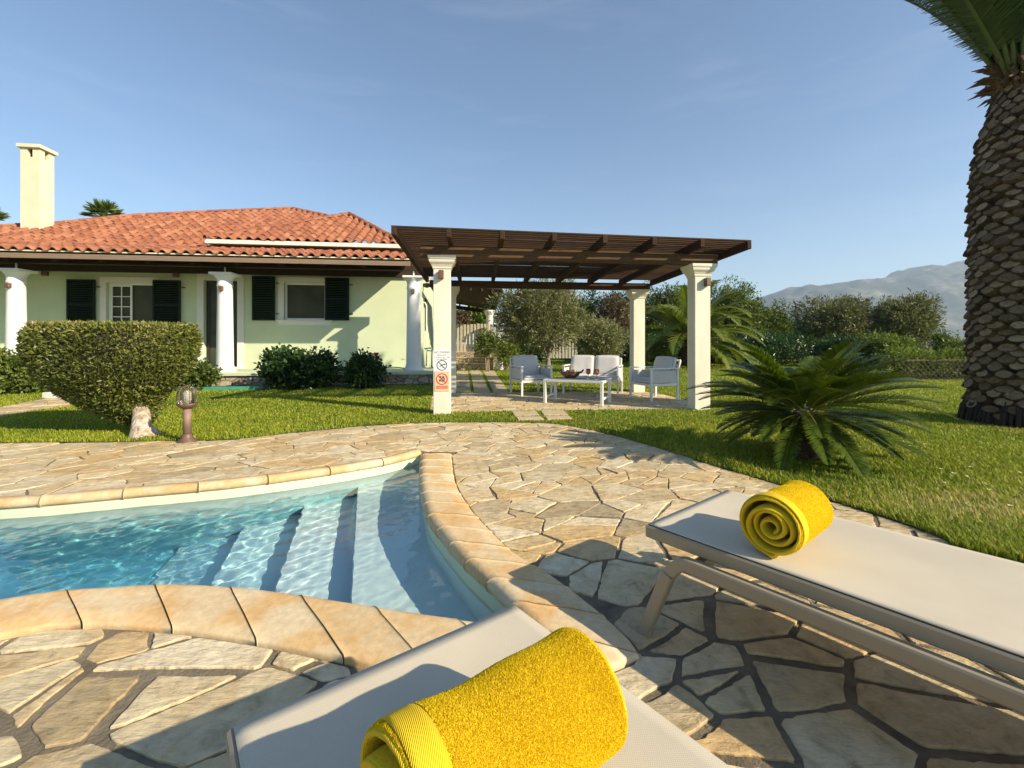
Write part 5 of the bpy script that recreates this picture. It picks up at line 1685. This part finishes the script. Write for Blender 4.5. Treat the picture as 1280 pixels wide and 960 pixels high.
# big date palm
def big_palm():
    x, y = 6.90, 6.15
    t = thing('date_palm', 'tall date palm with a thick diamond-patterned trunk at the right edge', 'palm tree', (x, y, 0))
    rg = np.random.default_rng(31)
    # radius profile from pixels (left edge at depth y)
    pr = [(0, .60), (.15, .59), (.35, .575), (.55, .57), (1.0, .555), (1.6, .55), (2.4, .545), (3.0, .54), (3.4, .52), (3.8, .47), (4.2, .37), (4.5, .28), (4.72, .22), (4.9, .24)]
    zz = [p[0] for p in pr]; rr = [p[1] for p in pr]
    m = MB()
    V = []; K = 40; Z_ = np.linspace(-.05, 4.8, 60)
    for z in Z_:
        for k in range(K):
            th = 2*math.pi*k/K; r_ = np.interp(z, zz, rr)-.085
            V.append((x+r_*math.cos(th), y+r_*math.sin(th), z))
    m.add(V, [(i*K+k, i*K+(k+1) % K, (i+1)*K+(k+1) % K, (i+1)*K+k) for i in range(59) for k in range(K)], .02)
    # boots : spiral lattice
    z = .12; row = 0
    while z < 4.6:
        r_ = np.interp(z, zz, rr); nb_ = 16
        for k in range(nb_):
            th = 2*math.pi*(k+.5*(row % 2))/nb_+rg.normal(0, .012)+z*.05
            w = math.pi*r_/nb_*1.02*rg.uniform(.84, 1.08); h = .070*rg.uniform(.8, 1.2)
            zc = z+rg.normal(0, .014)
            o_ = np.array((math.cos(th), math.sin(th), 0)); s__ = np.array((-math.sin(th), math.cos(th), 0))
            c0 = np.array((x, y, zc))+o_*(r_-.115)
            pro = rg.uniform(.075, .135)
            tip = c0+o_*pro+Z3*.035
            V = []
            # inner wide lens, outer cut face tilted up and outwards
            nP = 8
            for sc_, cc, tl in ((1.12, c0-Z3*.01, 0), (.98, c0+o_*pro*.7+Z3*.02, .25), (.80, tip, .5)):
                for q_ in range(nP):
                    a = 2*math.pi*q_/nP
                    ca_, sa_ = math.cos(a), math.sin(a)
                    lx = w*sc_*np.sign(ca_)*abs(ca_)**1.25; lz = h*sc_*sa_*(1.0 if sa_ > 0 else .9)
                    V.append(cc+s__*lx+Z3*lz-o_*lz*tl)
            V.append(tip-o_*.012*1.0+Z3*.002)
            Fc = [(i*nP+q_, i*nP+(q_+1) % nP, (i+1)*nP+(q_+1) % nP, (i+1)*nP+q_) for i in range(2) for q_ in range(nP)]
            m.add(V[:-1], Fc, rg.uniform(.05, .45))
            n0 = m.n; m.add(V[2*nP:], [(q_, (q_+1) % nP, nP) for q_ in range(nP)], rg.uniform(.40, 1.0))
        z += .090; row += 1
    m.build('trunk', M_trunk, t, attr=True)
    # rooty skirt
    m = MB()
    for k in range(150):
        a = rg.uniform(0, 6.283); r_ = .52; L_ = rg.uniform(.08, .25)
        b = np.array((x+r_*math.cos(a), y+r_*math.sin(a), rg.uniform(.10, .34)))
        m.tube([b, b+np.array((math.cos(a)*.07, math.sin(a)*.07, -.09)), b+np.array((math.cos(a)*.12, math.sin(a)*.12, -.32))], [.03, .028, .02], 5)
    m.build('root_skirt', simple('root_mat', (.035, .025, .018), (.02, .015, .01), 20, .95), t)
    c = np.array((x, y, 4.72))
    for k in range(64):
        f = k/63; az = k*2.39996; el = R(88-22*f+rg.normal(0, 2)); L_ = rg.uniform(2.8, 3.5)
        b = c+np.array((.2*math.cos(az), .2*math.sin(az), .35*(1-f)))
        frond_part(t, M_palm, rg, az=az, el=el, length=L_, droop=R(rg.uniform(16, 34)), nleaf=95, leaf=.46, wid=.020, vee=.35, base=b, start=.10, fwd=.7, rach=.030, curl=.25)
    # the fronds that show in the upper right corner of the view
    for (az, el, dr, L_) in ((R(188), R(60), R(38), 3.0), (R(196), R(68), R(48), 3.1), (R(205), R(76), R(30), 3.0), (R(222), R(80), R(30), 3.0), (R(165), R(66), R(28), 2.8), (R(240), R(76), R(35), 2.9)):
        b = c+np.array((.25*math.cos(az), .25*math.sin(az), -.05))
        frond_part(t, M_palm, rg, tint=.1, az=az, el=el, length=L_, droop=dr, nleaf=110, leaf=.50, wid=.020, vee=.25, base=b, start=.12, fwd=.62, rach=.034, curl=.2)
    m = MB()
    for k in range(150):
        a = rg.uniform(0, 6.283); b = np.array((x+.24*math.cos(a), y+.24*math.sin(a), 4.5+rg.uniform(0, .35))); o_ = np.array((math.cos(a), math.sin(a), rg.uniform(-.3, 1.5))); o_ /= np.linalg.norm(o_)
        L_ = rg.uniform(.10, .32); m.tube([b, b+o_*L_*.6, b+o_*L_+Z3*-.05], [.035, .022, .004], 5)
    m.build('dry_fibre', M_dry, t)
big_palm()

# date palm among the hedges
def small_palm():
    Y = 22.0; c = P(862, 425, Y); t = thing('date_palm', 'bushy yellow-green date palm behind the right pergola column', 'palm tree', (c[0], c[1], 0))
    rg = np.random.default_rng(41)
    for k in range(60):
        f = k/59; az = k*2.39996; el = R(82-75*f+rg.normal(0, 4))
        frond_part(t, M_palmy, rg, az=az, el=el, length=rg.uniform(3.3, 4.3), droop=R(rg.uniform(75, 115)), nleaf=60, leaf=.6, wid=.045, vee=.3, base=(c[0], c[1], 1.0), start=.1, fwd=.7, rach=.03, curl=.3)
    m = MB(); m.lathe((c[0], c[1], 0), [(.4, 0), (.42, .5), (.3, 1.1)], 14); m.build('trunk', M_dry, t)
small_palm()
def fan_palm(px, py, Y, lab, s, n=26):
    c = P(px, py, Y); t = thing('fan_palm', lab, 'palm tree', (c[0], c[1], 0)); rg = np.random.default_rng(abs(int(px))+3)
    m = MB(); m.tube([(c[0], c[1], 0), (c[0]+.1, c[1], c[2]/2), c], [.25, .2, .16], 10); m.build('trunk', M_dry, t)
    for k in range(n):
        az = k*2.4; el = R(rg.uniform(-15, 80)); h = np.array((math.cos(az)*math.cos(el), math.sin(az)*math.cos(el), math.sin(el)))
        b = c+h*.7*s; sd = unit(np.cross(h, Z3)); N = 22
        a = np.linspace(-1.25, 1.25, N); d = unit(h[None]*np.cos(a)[:, None]+sd[None]*np.sin(a)[:, None]+rg.normal(0, .06, (N, 3)))
        V, Fa = quads(np.tile(b, (N, 1)), unit(d+np.array((0, 0, -.12))), np.full(N, .75*s), np.full(N, .045*s), rg)
        m = MB(); m.tube([c, b], [.03, .02], 5); Vr = np.concatenate(m.V); Fr = np.array([f_ for f_ in m.Fc if len(f_) == 4])+len(V)
        npmesh('frond', np.concatenate([V, Vr]), np.concatenate([Fa, Fr]), M_mid, t, np.clip(rg.normal(.5, .2, len(Fa)+len(Fr)), 0, 1))
fan_palm(130, 272, 26, 'fan palm crown rising behind the roof ridge right of the chimney', .78)
fan_palm(-24, 276, 26, 'fan palm crown peeking over the roof at the far left edge', .9)

# trees and shrubs : (name, label, category, mat, px centre, Y, half width px, top py, base py, N, leaf length px, trunk?)
def bush(name, lab, cat, mat, px, Y, hw_, top, bot, N, leafpx=4.2, wpx=1.0, seed=0, tint=0., lumps=7, depth=.8, stem=None, group=None, up=.25, spiky=False):
    s = Y/F; x = (px-640)*s; z1 = CH-(top-HY)*s; z0 = max(CH-(bot-HY)*s, .02)
    t = thing(name, lab, cat, (x, Y, 0), group)
    rg = random.Random(seed+int(px)); w = hw_*s; H_ = z1-z0
    bl_ = [((x, Y, z0+H_*.44), (w*.66, w*depth*.75, H_*.42))]
    for k in range(lumps):
        a = rg.uniform(0, 6.283); f = rg.uniform(.45, .95)
        rr_ = rg.uniform(.20, .38)
        cz = z0+H_*rg.uniform(.30, .80)
        bl_.append(((x+w*.62*f*math.cos(a), Y+w*depth*.6*f*math.sin(a), cz), (w*rr_, w*rr_*depth, min(H_*rr_*.8, z1-cz))))
    if spiky:
        for k in range(14):
            xx = x+w*rg.uniform(-.8, .8); zt_ = z0+H_*rg.uniform(.55, 1.04)
            bl_.append(((xx, Y+rg.uniform(-.4, .4)*w, zt_-H_*.2), (w*.13, w*.13, H_*.24)))
    crown('foliage', mat, t, bl_, N, leafpx*s, wpx*s*.5, seed+int(px), tint=tint, up=up)
    r_ = max(.03, w*.05)
    if stem is None:
        for k in range(3): trunk('stem', M_bark, t, [(x+.05*k, Y, 0), (x+(k-1)*w*.18, Y, z0+H_*.3), (x+(k-1)*w*.35, Y, z0+H_*.6)], [r_, r_*.8, r_*.4], 7)
    else:
        sx = (stem-640)*s
        trunk('trunk', M_bark, t, [(sx-.02, Y, -.02), (sx+.02, Y, z0*.45), (sx+.0, Y, z0), (x, Y, z0+H_*.45)], [r_*1.3, r_, r_*.85, r_*.4], 10)
        for k in range(5):
            a = k*1.3; trunk('limb', M_bark, t, [(sx, Y, z0*.85+.0), (sx+w*.25*math.cos(a), Y+w*.25*math.sin(a), z0+H_*.3), (x+w*.6*math.cos(a), Y+w*.6*math.sin(a), z0+H_*.62)], [r_*.6, r_*.4, r_*.15], 7)
    return t
# by the villa
bush('hibiscus_shrub', 'large dark green hibiscus shrub under the right villa window', 'shrub', M_dark, 372, 11.0, 49, 445, 487, 9000, 5.5, 3.2, 1, depth=.7)
bush('hibiscus_shrub', 'smaller dark green hibiscus shrub left of the right porch column', 'shrub', M_dark, 455, 11.1, 23, 449, 483, 3800, 5.2, 3.0, 2, depth=.8)
bush('shrub', 'low green shrub seen below the right end of the topiary bush', 'shrub', M_mid, 240, 10.6, 34, 456, 489, 4200, 4.6, 2.2, 3, depth=.6)
bush('shrub', 'low bright green shrub at the left picture edge', 'shrub', M_mid, 22, 9.9, 44, 446, 492, 5200, 5.5, 2.8, 4, depth=.6, tint=.12)
bush('shrub', 'low green shrub hidden mostly behind the topiary bush', 'shrub', M_dark, 185, 10.5, 34, 458, 489, 3200, 4.6, 2.2, 5, depth=.6)
def flower(px, py, Y, r, n, lab, parent=None):
    c = P(px, py, Y); m = MB(); rg = np.random.default_rng(int(px))
    for k in range(n):
        a = rg.uniform(0, 6.283); e_ = rg.uniform(-.5, 1.2); d = np.array((math.cos(a)*math.cos(e_), math.sin(a)*math.cos(e_), math.sin(e_)))
        s__ = unit(np.cross(d, Z3+.01)); u_ = np.cross(d, s__); L_ = r*rg.uniform(.7, 1.1)
        V = [c, c+d*L_*.5+s__*L_*.4, c+d*L_, c+d*L_*.5-s__*L_*.4]
        V += [v+u_*.004 for v in V]
        m.add(V, [(0, 1, 2, 3), (7, 6, 5, 4), (0, 4, 5, 1), (1, 5, 6, 2), (2, 6, 7, 3), (3, 7, 4, 0)])
    o = m.build('blossom', M_red, parent)
    if parent is None: tag(o, lab, 'flower')
    return o
flower(470.5, 444, 10.75, .13, 12, 'red hibiscus flower on the shrub beside the right porch column')
for k in range(9): flower(90+k*2.9, 405-1.5*math.sin(k*2), H(-9, -.35, 0)[1]-1.0+.0*k, .09, 8, '', fb)
cz = H(W(101, 408, -.35)[0], -.35, 0)
# olive trees near the terrace
bush('olive_tree', 'young olive tree with a wide silvery crown behind the left armchair', 'olive tree', M_olive, 677, 13.2, 72, 346, 442, 23000, 5.4, 1.1, 6, depth=.85, stem=684, lumps=26, up=.5, tint=.06)
bush('olive_tree', 'smaller bushy olive tree behind the sofa', 'olive tree', M_olive, 750, 17.5, 44, 401, 445, 11000, 4.6, 1.0, 7, depth=.85, stem=756, lumps=8, tint=.02)
bush('shrub', 'dark rounded shrub in front of the picket fence behind the olive trunk', 'shrub', M_dark, 660, 19.5, 30, 420, 449, 7000, 3.6, 1.6, 8, lumps=6)
bush('shrub', 'small green shrub on the low stone wall beside the slatted fence', 'shrub', M_mid, 608, 17.6, 13, 418, 442, 2200, 3.6, 1.5, 9, lumps=4)
bush('shrub', 'yellow-green shrub spilling over the right end of the low stone wall', 'shrub', M_yel, 634, 18.2, 15, 425, 452, 2400, 3.4, 1.4, 10, lumps=4)
bush('shrub', 'leafy yellow-green shrub behind the slatted fence under the far canopy', 'shrub', M_yel, 596, 23.5, 22, 383, 412, 4200, 3.8, 2.2, 11, lumps=5)
bush('shrub', 'red flowering shrub behind the left end of the slatted fence', 'shrub', M_brownf, 573, 22.5, 11, 385, 425, 2600, 3.6, 2.0, 12, lumps=4)
# tree belt
belt = [
 ('hedge_tree', 'dark tree behind the small olive, left of the bronze-leaved one', M_dark, 725, 30, 36, 366, 449, 15000, 0, 0),
 ('hedge_tree', 'bronze-brown leaved tree in the belt under the back beam', M_brownf, 767, 29, 22, 370, 440, 7000, 0, 0),
 ('hedge_tree', 'dark green tree left of the back right pergola column', M_dark, 778, 31, 34, 362, 449, 14000, .05, 0),
 ('cypress_tree', 'green conifer between the two right pergola columns', M_mid, 825, 31, 36, 358, 449, 15000, -.1, 1),
 ('hedge_tree', 'dark tree behind the date palm', M_dark, 868, 32, 40, 366, 449, 14000, .05, 1),
 ('cypress_tree', 'tall bright green conifer right of the front right pergola column', M_mid, 922, 29, 42, 358, 449, 19000, 0, 1),
 ('cypress_tree', 'smaller conifer at the right end of the conifer row', M_mid, 964, 30, 21, 386, 449, 10000, -.12, 1),
 ('hedge_tree', 'low dark tree between the conifers and the large olive', M_dark, 992, 31, 20, 402, 449, 7000, .05, 0),
 ('olive_tree', 'wide grey-green olive tree left of the pair in front of the mountain', M_olive, 1040, 25, 50, 375, 449, 20000, -.16, 0),
 ('olive_tree', 'rounded grey-green olive tree nearest the palm in front of the mountain', M_olive, 1128, 24, 43, 374, 447, 20000, -.08, 0),
 ('shrub', 'yellowish shrub below the two olive trees', M_yel, 1108, 20, 34, 424, 450, 6500, -.08, 0),
 ('shrub', 'dark shrub mass at the foot of the large olive tree', M_dark, 1060, 21, 46, 428, 470, 9000, .02, 0),
 ('shrub', 'dark low shrub behind the cycad', M_dark, 960, 24, 62, 422, 455, 12000, .02, 0),
 ('shrub', 'dark low shrub under the date palm', M_dark, 880, 26, 50, 420, 452, 9000, .0, 0),
 ('shrub', 'dark low shrub behind the right armchair', M_dark, 800, 27, 50, 418, 450, 9000, .0, 0),
 ('shrub', 'dark low shrub behind the sofa', M_dark, 735, 26, 36, 424, 450, 6500, .0, 0),
 ('cypress_tree', 'tiny young conifer just left of the date palm trunk', M_mid, 1180, 17, 9, 421, 446, 1500, -.1, 1),
 ('shrub', 'small leafy shrub against the left side of the date palm trunk', M_mid, 1200, 15, 15, 428, 450, 2400, 0, 0),
]
for (nm, lb, mt, px, Y, hw_, tp, bt, N, ti, sp) in belt:
    bush(nm, lb, {'hedge_tree': 'tree', 'cypress_tree': 'conifer', 'olive_tree': 'olive tree', 'shrub': 'shrub'}[nm], mt, px, Y, hw_, tp, bt, N, 4.4, 1.3, 17, tint=ti, lumps=10, spiky=bool(sp), up=.3)
# clipped hedge over a lattice fence
def lattice():
    p0 = np.array(G(1118, 476)); p1 = np.array(G(1300, 474.5)); d = p1-p0; L_ = np.linalg.norm(d); d /= L_
    d3 = np.array((*d, 0)); t = thing('lattice_fence', 'dark diamond lattice fence below the clipped hedge beside the palm', 'fence', (*p0, 0))
    m = MB(); h = .60; st = .17; k = -4
    while k*st < L_:
        for sg, of in ((1, 0), (-1, .012)):
            a = k*st if sg > 0 else k*st+h
            pA = np.array((*(p0+d*a), 0)); pB = pA+d3*h*sg+Z3*h
            n_ = np.array((d[1], -d[0], 0))*of
            if -0.01 < a < L_ and -.01 < a+sg*h < L_: m.beam(pA+n_, pB+n_, .010, .022, up=(d[1], -d[0], 0.0))
        k += 1
    m.build('lattice_panel', M_lattice, t)
    m = MB(); m.beam(np.array((*p0, h)), np.array((*p1, h)), .03, .04); m.beam(np.array((*p0, .02)), np.array((*p1, .02)), .03, .04); m.build('rail', M_lattice, t)
    hg = thing('clipped_hedge', 'clipped yellowish hedge growing over the diamond lattice fence', 'hedge', (*((p0+p1)/2), 0))
    bl_ = [((*(p0+d*(.2+i*.42)+np.array((0, .28))), .58+.04*math.sin(i*1.7)), (.36, .26, .26)) for i in range(int(L_/.42))]
    bl2 = [((*(p0+d*(.2+i*.42)+np.array((0, .38))), .28), (.36, .24, .3)) for i in range(int(L_/.42))]
    crown('foliage', M_yel, hg, bl_, 11000, .07, .014, 5, up=.6, tint=-.05); crown('under_foliage', M_dark, hg, bl2, 6000, .07, .014, 6)
lattice()

# ================================================================== REAR WALL, FENCES, CANOPY
sw = thing('stone_wall', 'low rubble stone wall at the end of the slab path', 'wall', (*G(600, 462.8), 0))
a0 = np.array(G(560, 463)); a1 = np.array(G(616, 463)); a2 = np.array(G(640, 462)); Yw = a0[1]
m = MB(); zt_ = CH-(441-HY)*(Yw+.6)/F
m.box(a0[0], a1[0], Yw, Yw+.3, -.05, .25); m.box(a0[0], a1[0], Yw+.301, Yw+.6, -.05, .48); m.box(a0[0], a2[0], Yw+.601, Yw+.95, -.05, zt_)
m.build('wall_body', M_rubble, sw)
m = MB(); m.box(a0[0]-.02, a1[0]+.02, Yw-.02, Yw+.3, .252, .30, .01); m.box(a0[0]-.02, a1[0]+.02, Yw+.28, Yw+.6, .482, .53, .01); m.box(a0[0]-.02, a2[0]+.02, Yw+.58, Yw+.97, zt_+.002, zt_+.045, .01); m.build('cap_stone', M_rock, sw)
def picket(px0, px1, top, bot, Y, n, lab, Y1=None):
    Y1 = Y if Y1 is None else Y1
    p0 = P(px0, bot, Y); p1 = P(px1, bot, Y1); z0 = p0[2]; h = P(px0, top, Y)[2]-z0
    t = thing('picket_fence', lab, 'fence', (p0[0], p0[1], max(z0, 0)))
    m = MB(); rg = random.Random(n)
    for k in range(n):
        f = (k+.5)/n; p = p0+(p1-p0)*f; w = abs(p1[0]-p0[0])/n*.36
        hh = h+rg.uniform(-.03, .03)
        m.obox((p[0], p[1], z0+hh/2), (1, 0, 0), (0, 1, 0), Z3, w, .02, hh/2, .008)
    m.build('pickets', M_fence, t)
    m = MB()
    for f in (.2, .85): m.beam(p0+Z3*h*f+(0, .05, 0), p1+Z3*h*f+(0, .05, 0), .03, .08)
    m.build('rail', M_fence, t)
picket(566, 617, 405, 442, Yw+.8, 12, 'tall pale slatted fence standing on the low stone wall')
picket(678, 722, 413, 448, 21, 11, 'pale slatted fence showing between the two olive trees')
for k, (px, tp, bt, Y) in enumerate(((612, 388, 440, 19.6), (624, 396, 447, 18.8))):
    b = P(px, bt, Y); tp_ = P(px, tp, Y)
    m = MB(); zb_ = 0
    m.lathe((b[0], b[1], 0), [(.2, 0), (.2, .08), (.15, .12), (.15, tp_[2]-.22), (.18, tp_[2]-.16), (.26, tp_[2]-.05), (.26, tp_[2])], 16)
    o = m.build('white_column', M_white, None, True); tag(o, ('white round column under the far canopy, taller left one of the pair', 'white round column under the far canopy, shorter right one of the pair')[k], 'column')
# far timber canopy attached to the villa's side
cn = thing('timber_canopy', 'dark timber canopy beyond the pergola, left of the olive tree', 'canopy', (*P(590, 370, 17)[:2], 0))
A_ = P(540, 356, 14.2); B_ = P(628, 362, 17.5); C_ = P(618, 387, 21.5); D_ = P(552, 377, 20.5)
up_ = np.array((0, 0, .07))
m = MB(); m.add([A_, B_, C_, D_, A_+up_, B_+up_, C_+up_, D_+up_], [(0, 1, 2, 3), (7, 6, 5, 4), (0, 4, 5, 1), (1, 5, 6, 2), (2, 6, 7, 3), (3, 7, 4, 0)]); m.build('canopy_roof', M_woodd, cn, attr=True)
for k in range(7):
    f = k/6; m = MB(); m.beam(A_+(B_-A_)*f-Z3*.05, D_+(C_-D_)*f-Z3*.05, .07, .10); m.build('rafter', M_woodd, cn, attr=True)
m = MB(); m.beam(D_-Z3*.15, C_-Z3*.15, .12, .16); m.build('beam', M_woodd, cn, attr=True)

# ================================================================== MOUNTAIN
def hills():
    Yd = 3000.0; s = Yd/F
    pr = [(700, 424), (850, 412), (930, 388), (955, 368), (985, 359.5), (1010, 359), (1030, 358.5), (1058, 350.5), (1085, 350), (1110, 345), (1145, 333.5), (1180, 331), (1205, 324), (1260, 318), (1330, 326), (1450, 352), (1600, 380), (1800, 410)]
    xs = np.array([(p[0]-640)*s for p in pr]); zs_ = np.array([CH-(p[1]-HY)*s for p in pr])
    NX, NY = 420, 90
    X = np.linspace(xs[0], xs[-1], NX); V = []
    for j in range(NY):
        f = j/(NY-1)         # 0 foot (near) .. .62 crest .. 1 back
        y = Yd-900+1500*f
        c = math.sin(min(f/.60, 1)*math.pi/2)**1.15 if f < .6 else math.cos((f-.6)/.4*math.pi/2)**1.0
        for i, x in enumerate(X):
            h = np.interp(x, xs, zs_)
            nz = 0
            a = 1.0
            for o_ in range(5):
                nz += a*abs(mnoise.noise(Vector((x*.0016*2**o_, y*.0016*2**o_, 7.7+o_))))*1.0; a *= .5
            rug = (nz-.45)*210*min(1, f*5)*(1-min(1, abs(f-.6)/.6)*.1)
            zc = h*c - (0 if f > .55 and f < .65 else 0) + rug*(.25 if .52 < f < .68 else .8)*min(1, h/120)
            V.append((x, y, max(zc, -8) if 0 < j < NY-1 else -10))
    V = np.array(V); i, j = np.meshgrid(np.arange(NX-1), np.arange(NY-1)); i = i.ravel(); j = j.ravel()
    Fa = np.stack([j*NX+i, j*NX+i+1, (j+1)*NX+i+1, (j+1)*NX+i], 1)
    m_, t, b = nodes('mountain_scrub')
    n = noise_tex(t, .006, 8, .68); n2 = noise_tex(t, .03, 6, .7)
    c = ramp(t, n.outputs['Fac'], [(.35, (.022, .036, .014)), (.52, (.055, .065, .030)), (.60, (.20, .18, .13)), (.72, (.45, .40, .31))])
    c = mixc(t, c, ramp(t, n2.outputs['Fac'], [(.3, (.6, .62, .6)), (.7, (1.25, 1.22, 1.15))]), 1.0, 'MULTIPLY')
    t.links.new(c, b.inputs['Base Color']); b.inputs['Roughness'].default_value = .95
    o = npmesh('mountain', V, Fa, m_, None, None, True); tag(o, kind='structure')
hills()

# ================================================================== HAZE, SKY, SUN, CAMERA
HAZE = True
if HAZE:
    hm = bpy.data.materials.new('haze'); hm.use_nodes = True; t = hm.node_tree; t.nodes.clear()
    out = t.nodes.new('ShaderNodeOutputMaterial'); pvn = t.nodes.new('ShaderNodeVolumePrincipled')
    pvn.inputs['Density'].default_value = .00016; pvn.inputs['Color'].default_value = (.66, .82, 1.0, 1); pvn.inputs['Anisotropy'].default_value = .15
    t.links.new(pvn.outputs[0], out.inputs[1])
    m = MB(); m.box(-4300, 9000, -70, 4300, -12, 640); hz = m.build('haze', hm); tag(hz, kind='stuff')
w = bpy.data.worlds.new('World'); sc.world = w; w.use_nodes = True
nt = w.node_tree; bg = nt.nodes['Background']; sk = nt.nodes.new('ShaderNodeTexSky'); sk.sky_type = 'NISHITA'; sk.sun_disc = False
sk.sun_elevation = R(SUN_EL); sk.sun_rotation = R(SUN_AZ); sk.air_density = 1.0; sk.dust_density = .25; sk.ozone_density = 1.9
tcw = nt.nodes.new('ShaderNodeTexCoord'); mpw = nt.nodes.new('ShaderNodeMapping'); mpw.inputs['Scale'].default_value = (1.2, 1.2, 7.0); mpw.inputs['Rotation'].default_value = (0, R(7), R(20))
nzw = nt.nodes.new('ShaderNodeTexNoise'); nzw.inputs['Scale'].default_value = 2.2; nzw.inputs['Detail'].default_value = 8; nzw.inputs['Roughness'].default_value = .62; nzw.inputs['Distortion'].default_value = .4
nt.links.new(tcw.outputs['Generated'], mpw.inputs[0]); nt.links.new(mpw.outputs[0], nzw.inputs['Vector'])
rpw = nt.nodes.new('ShaderNodeValToRGB'); rpw.color_ramp.elements[0].position = .52; rpw.color_ramp.elements[0].color = (0, 0, 0, 1); rpw.color_ramp.elements[1].position = .80; rpw.color_ramp.elements[1].color = (.09, .09, .09, 1)
nt.links.new(nzw.outputs['Fac'], rpw.inputs[0])
mxw = nt.nodes.new('ShaderNodeMix'); mxw.data_type = 'RGBA'; mxw.inputs[7].default_value = (6.5, 6.6, 6.9, 1)
nt.links.new(rpw.outputs[0], mxw.inputs[0]); hsw = nt.nodes.new('ShaderNodeHueSaturation'); hsw.inputs['Saturation'].default_value = 1.06; nt.links.new(sk.outputs[0], hsw.inputs['Color']); nt.links.new(hsw.outputs[0], mxw.inputs[6]); nt.links.new(mxw.outputs[2], bg.inputs[0]); bg.inputs[1].default_value = .112
L = bpy.data.lights.new('sun', 'SUN'); L.energy = 4.9; L.angle = R(.55); L.color = (1.0, .86, .65)
lo = bpy.data.objects.new('sun', L); COL.objects.link(lo); lo.location = (20, -12, 14)
ce = math.cos(R(SUN_EL)); d = Vector((-math.sin(R(SUN_AZ))*ce, -math.cos(R(SUN_AZ))*ce, -math.sin(R(SUN_EL))))
lo.rotation_euler = d.to_track_quat('-Z', 'Y').to_euler()
L.cycles.is_caustics_light = True
cam = bpy.data.cameras.new('camera'); co = bpy.data.objects.new('camera', cam); COL.objects.link(co); sc.camera = co
co.location = (0, 0, CH); co.rotation_euler = (R(90), 0, 0)
cam.sensor_fit = 'HORIZONTAL'; cam.sensor_width = 36; cam.lens = F/1280*36
cam.shift_y = (HY-480)/1280
cam.clip_start = .02; cam.clip_end = 12000
sc.cycles.caustics_refractive = True
sc.cycles.caustics_reflective = False
sc.cycles.max_bounces = 8; sc.cycles.diffuse_bounces = 3; sc.cycles.glossy_bounces = 3; sc.cycles.transmission_bounces = 6; sc.cycles.transparent_max_bounces = 8; sc.cycles.volume_bounces = 1
sc.cycles.use_denoising = True
sc.view_settings.view_transform = 'Standard'; sc.view_settings.look = 'None'; sc.view_settings.gamma = 1
sc.view_settings.exposure = 0.6
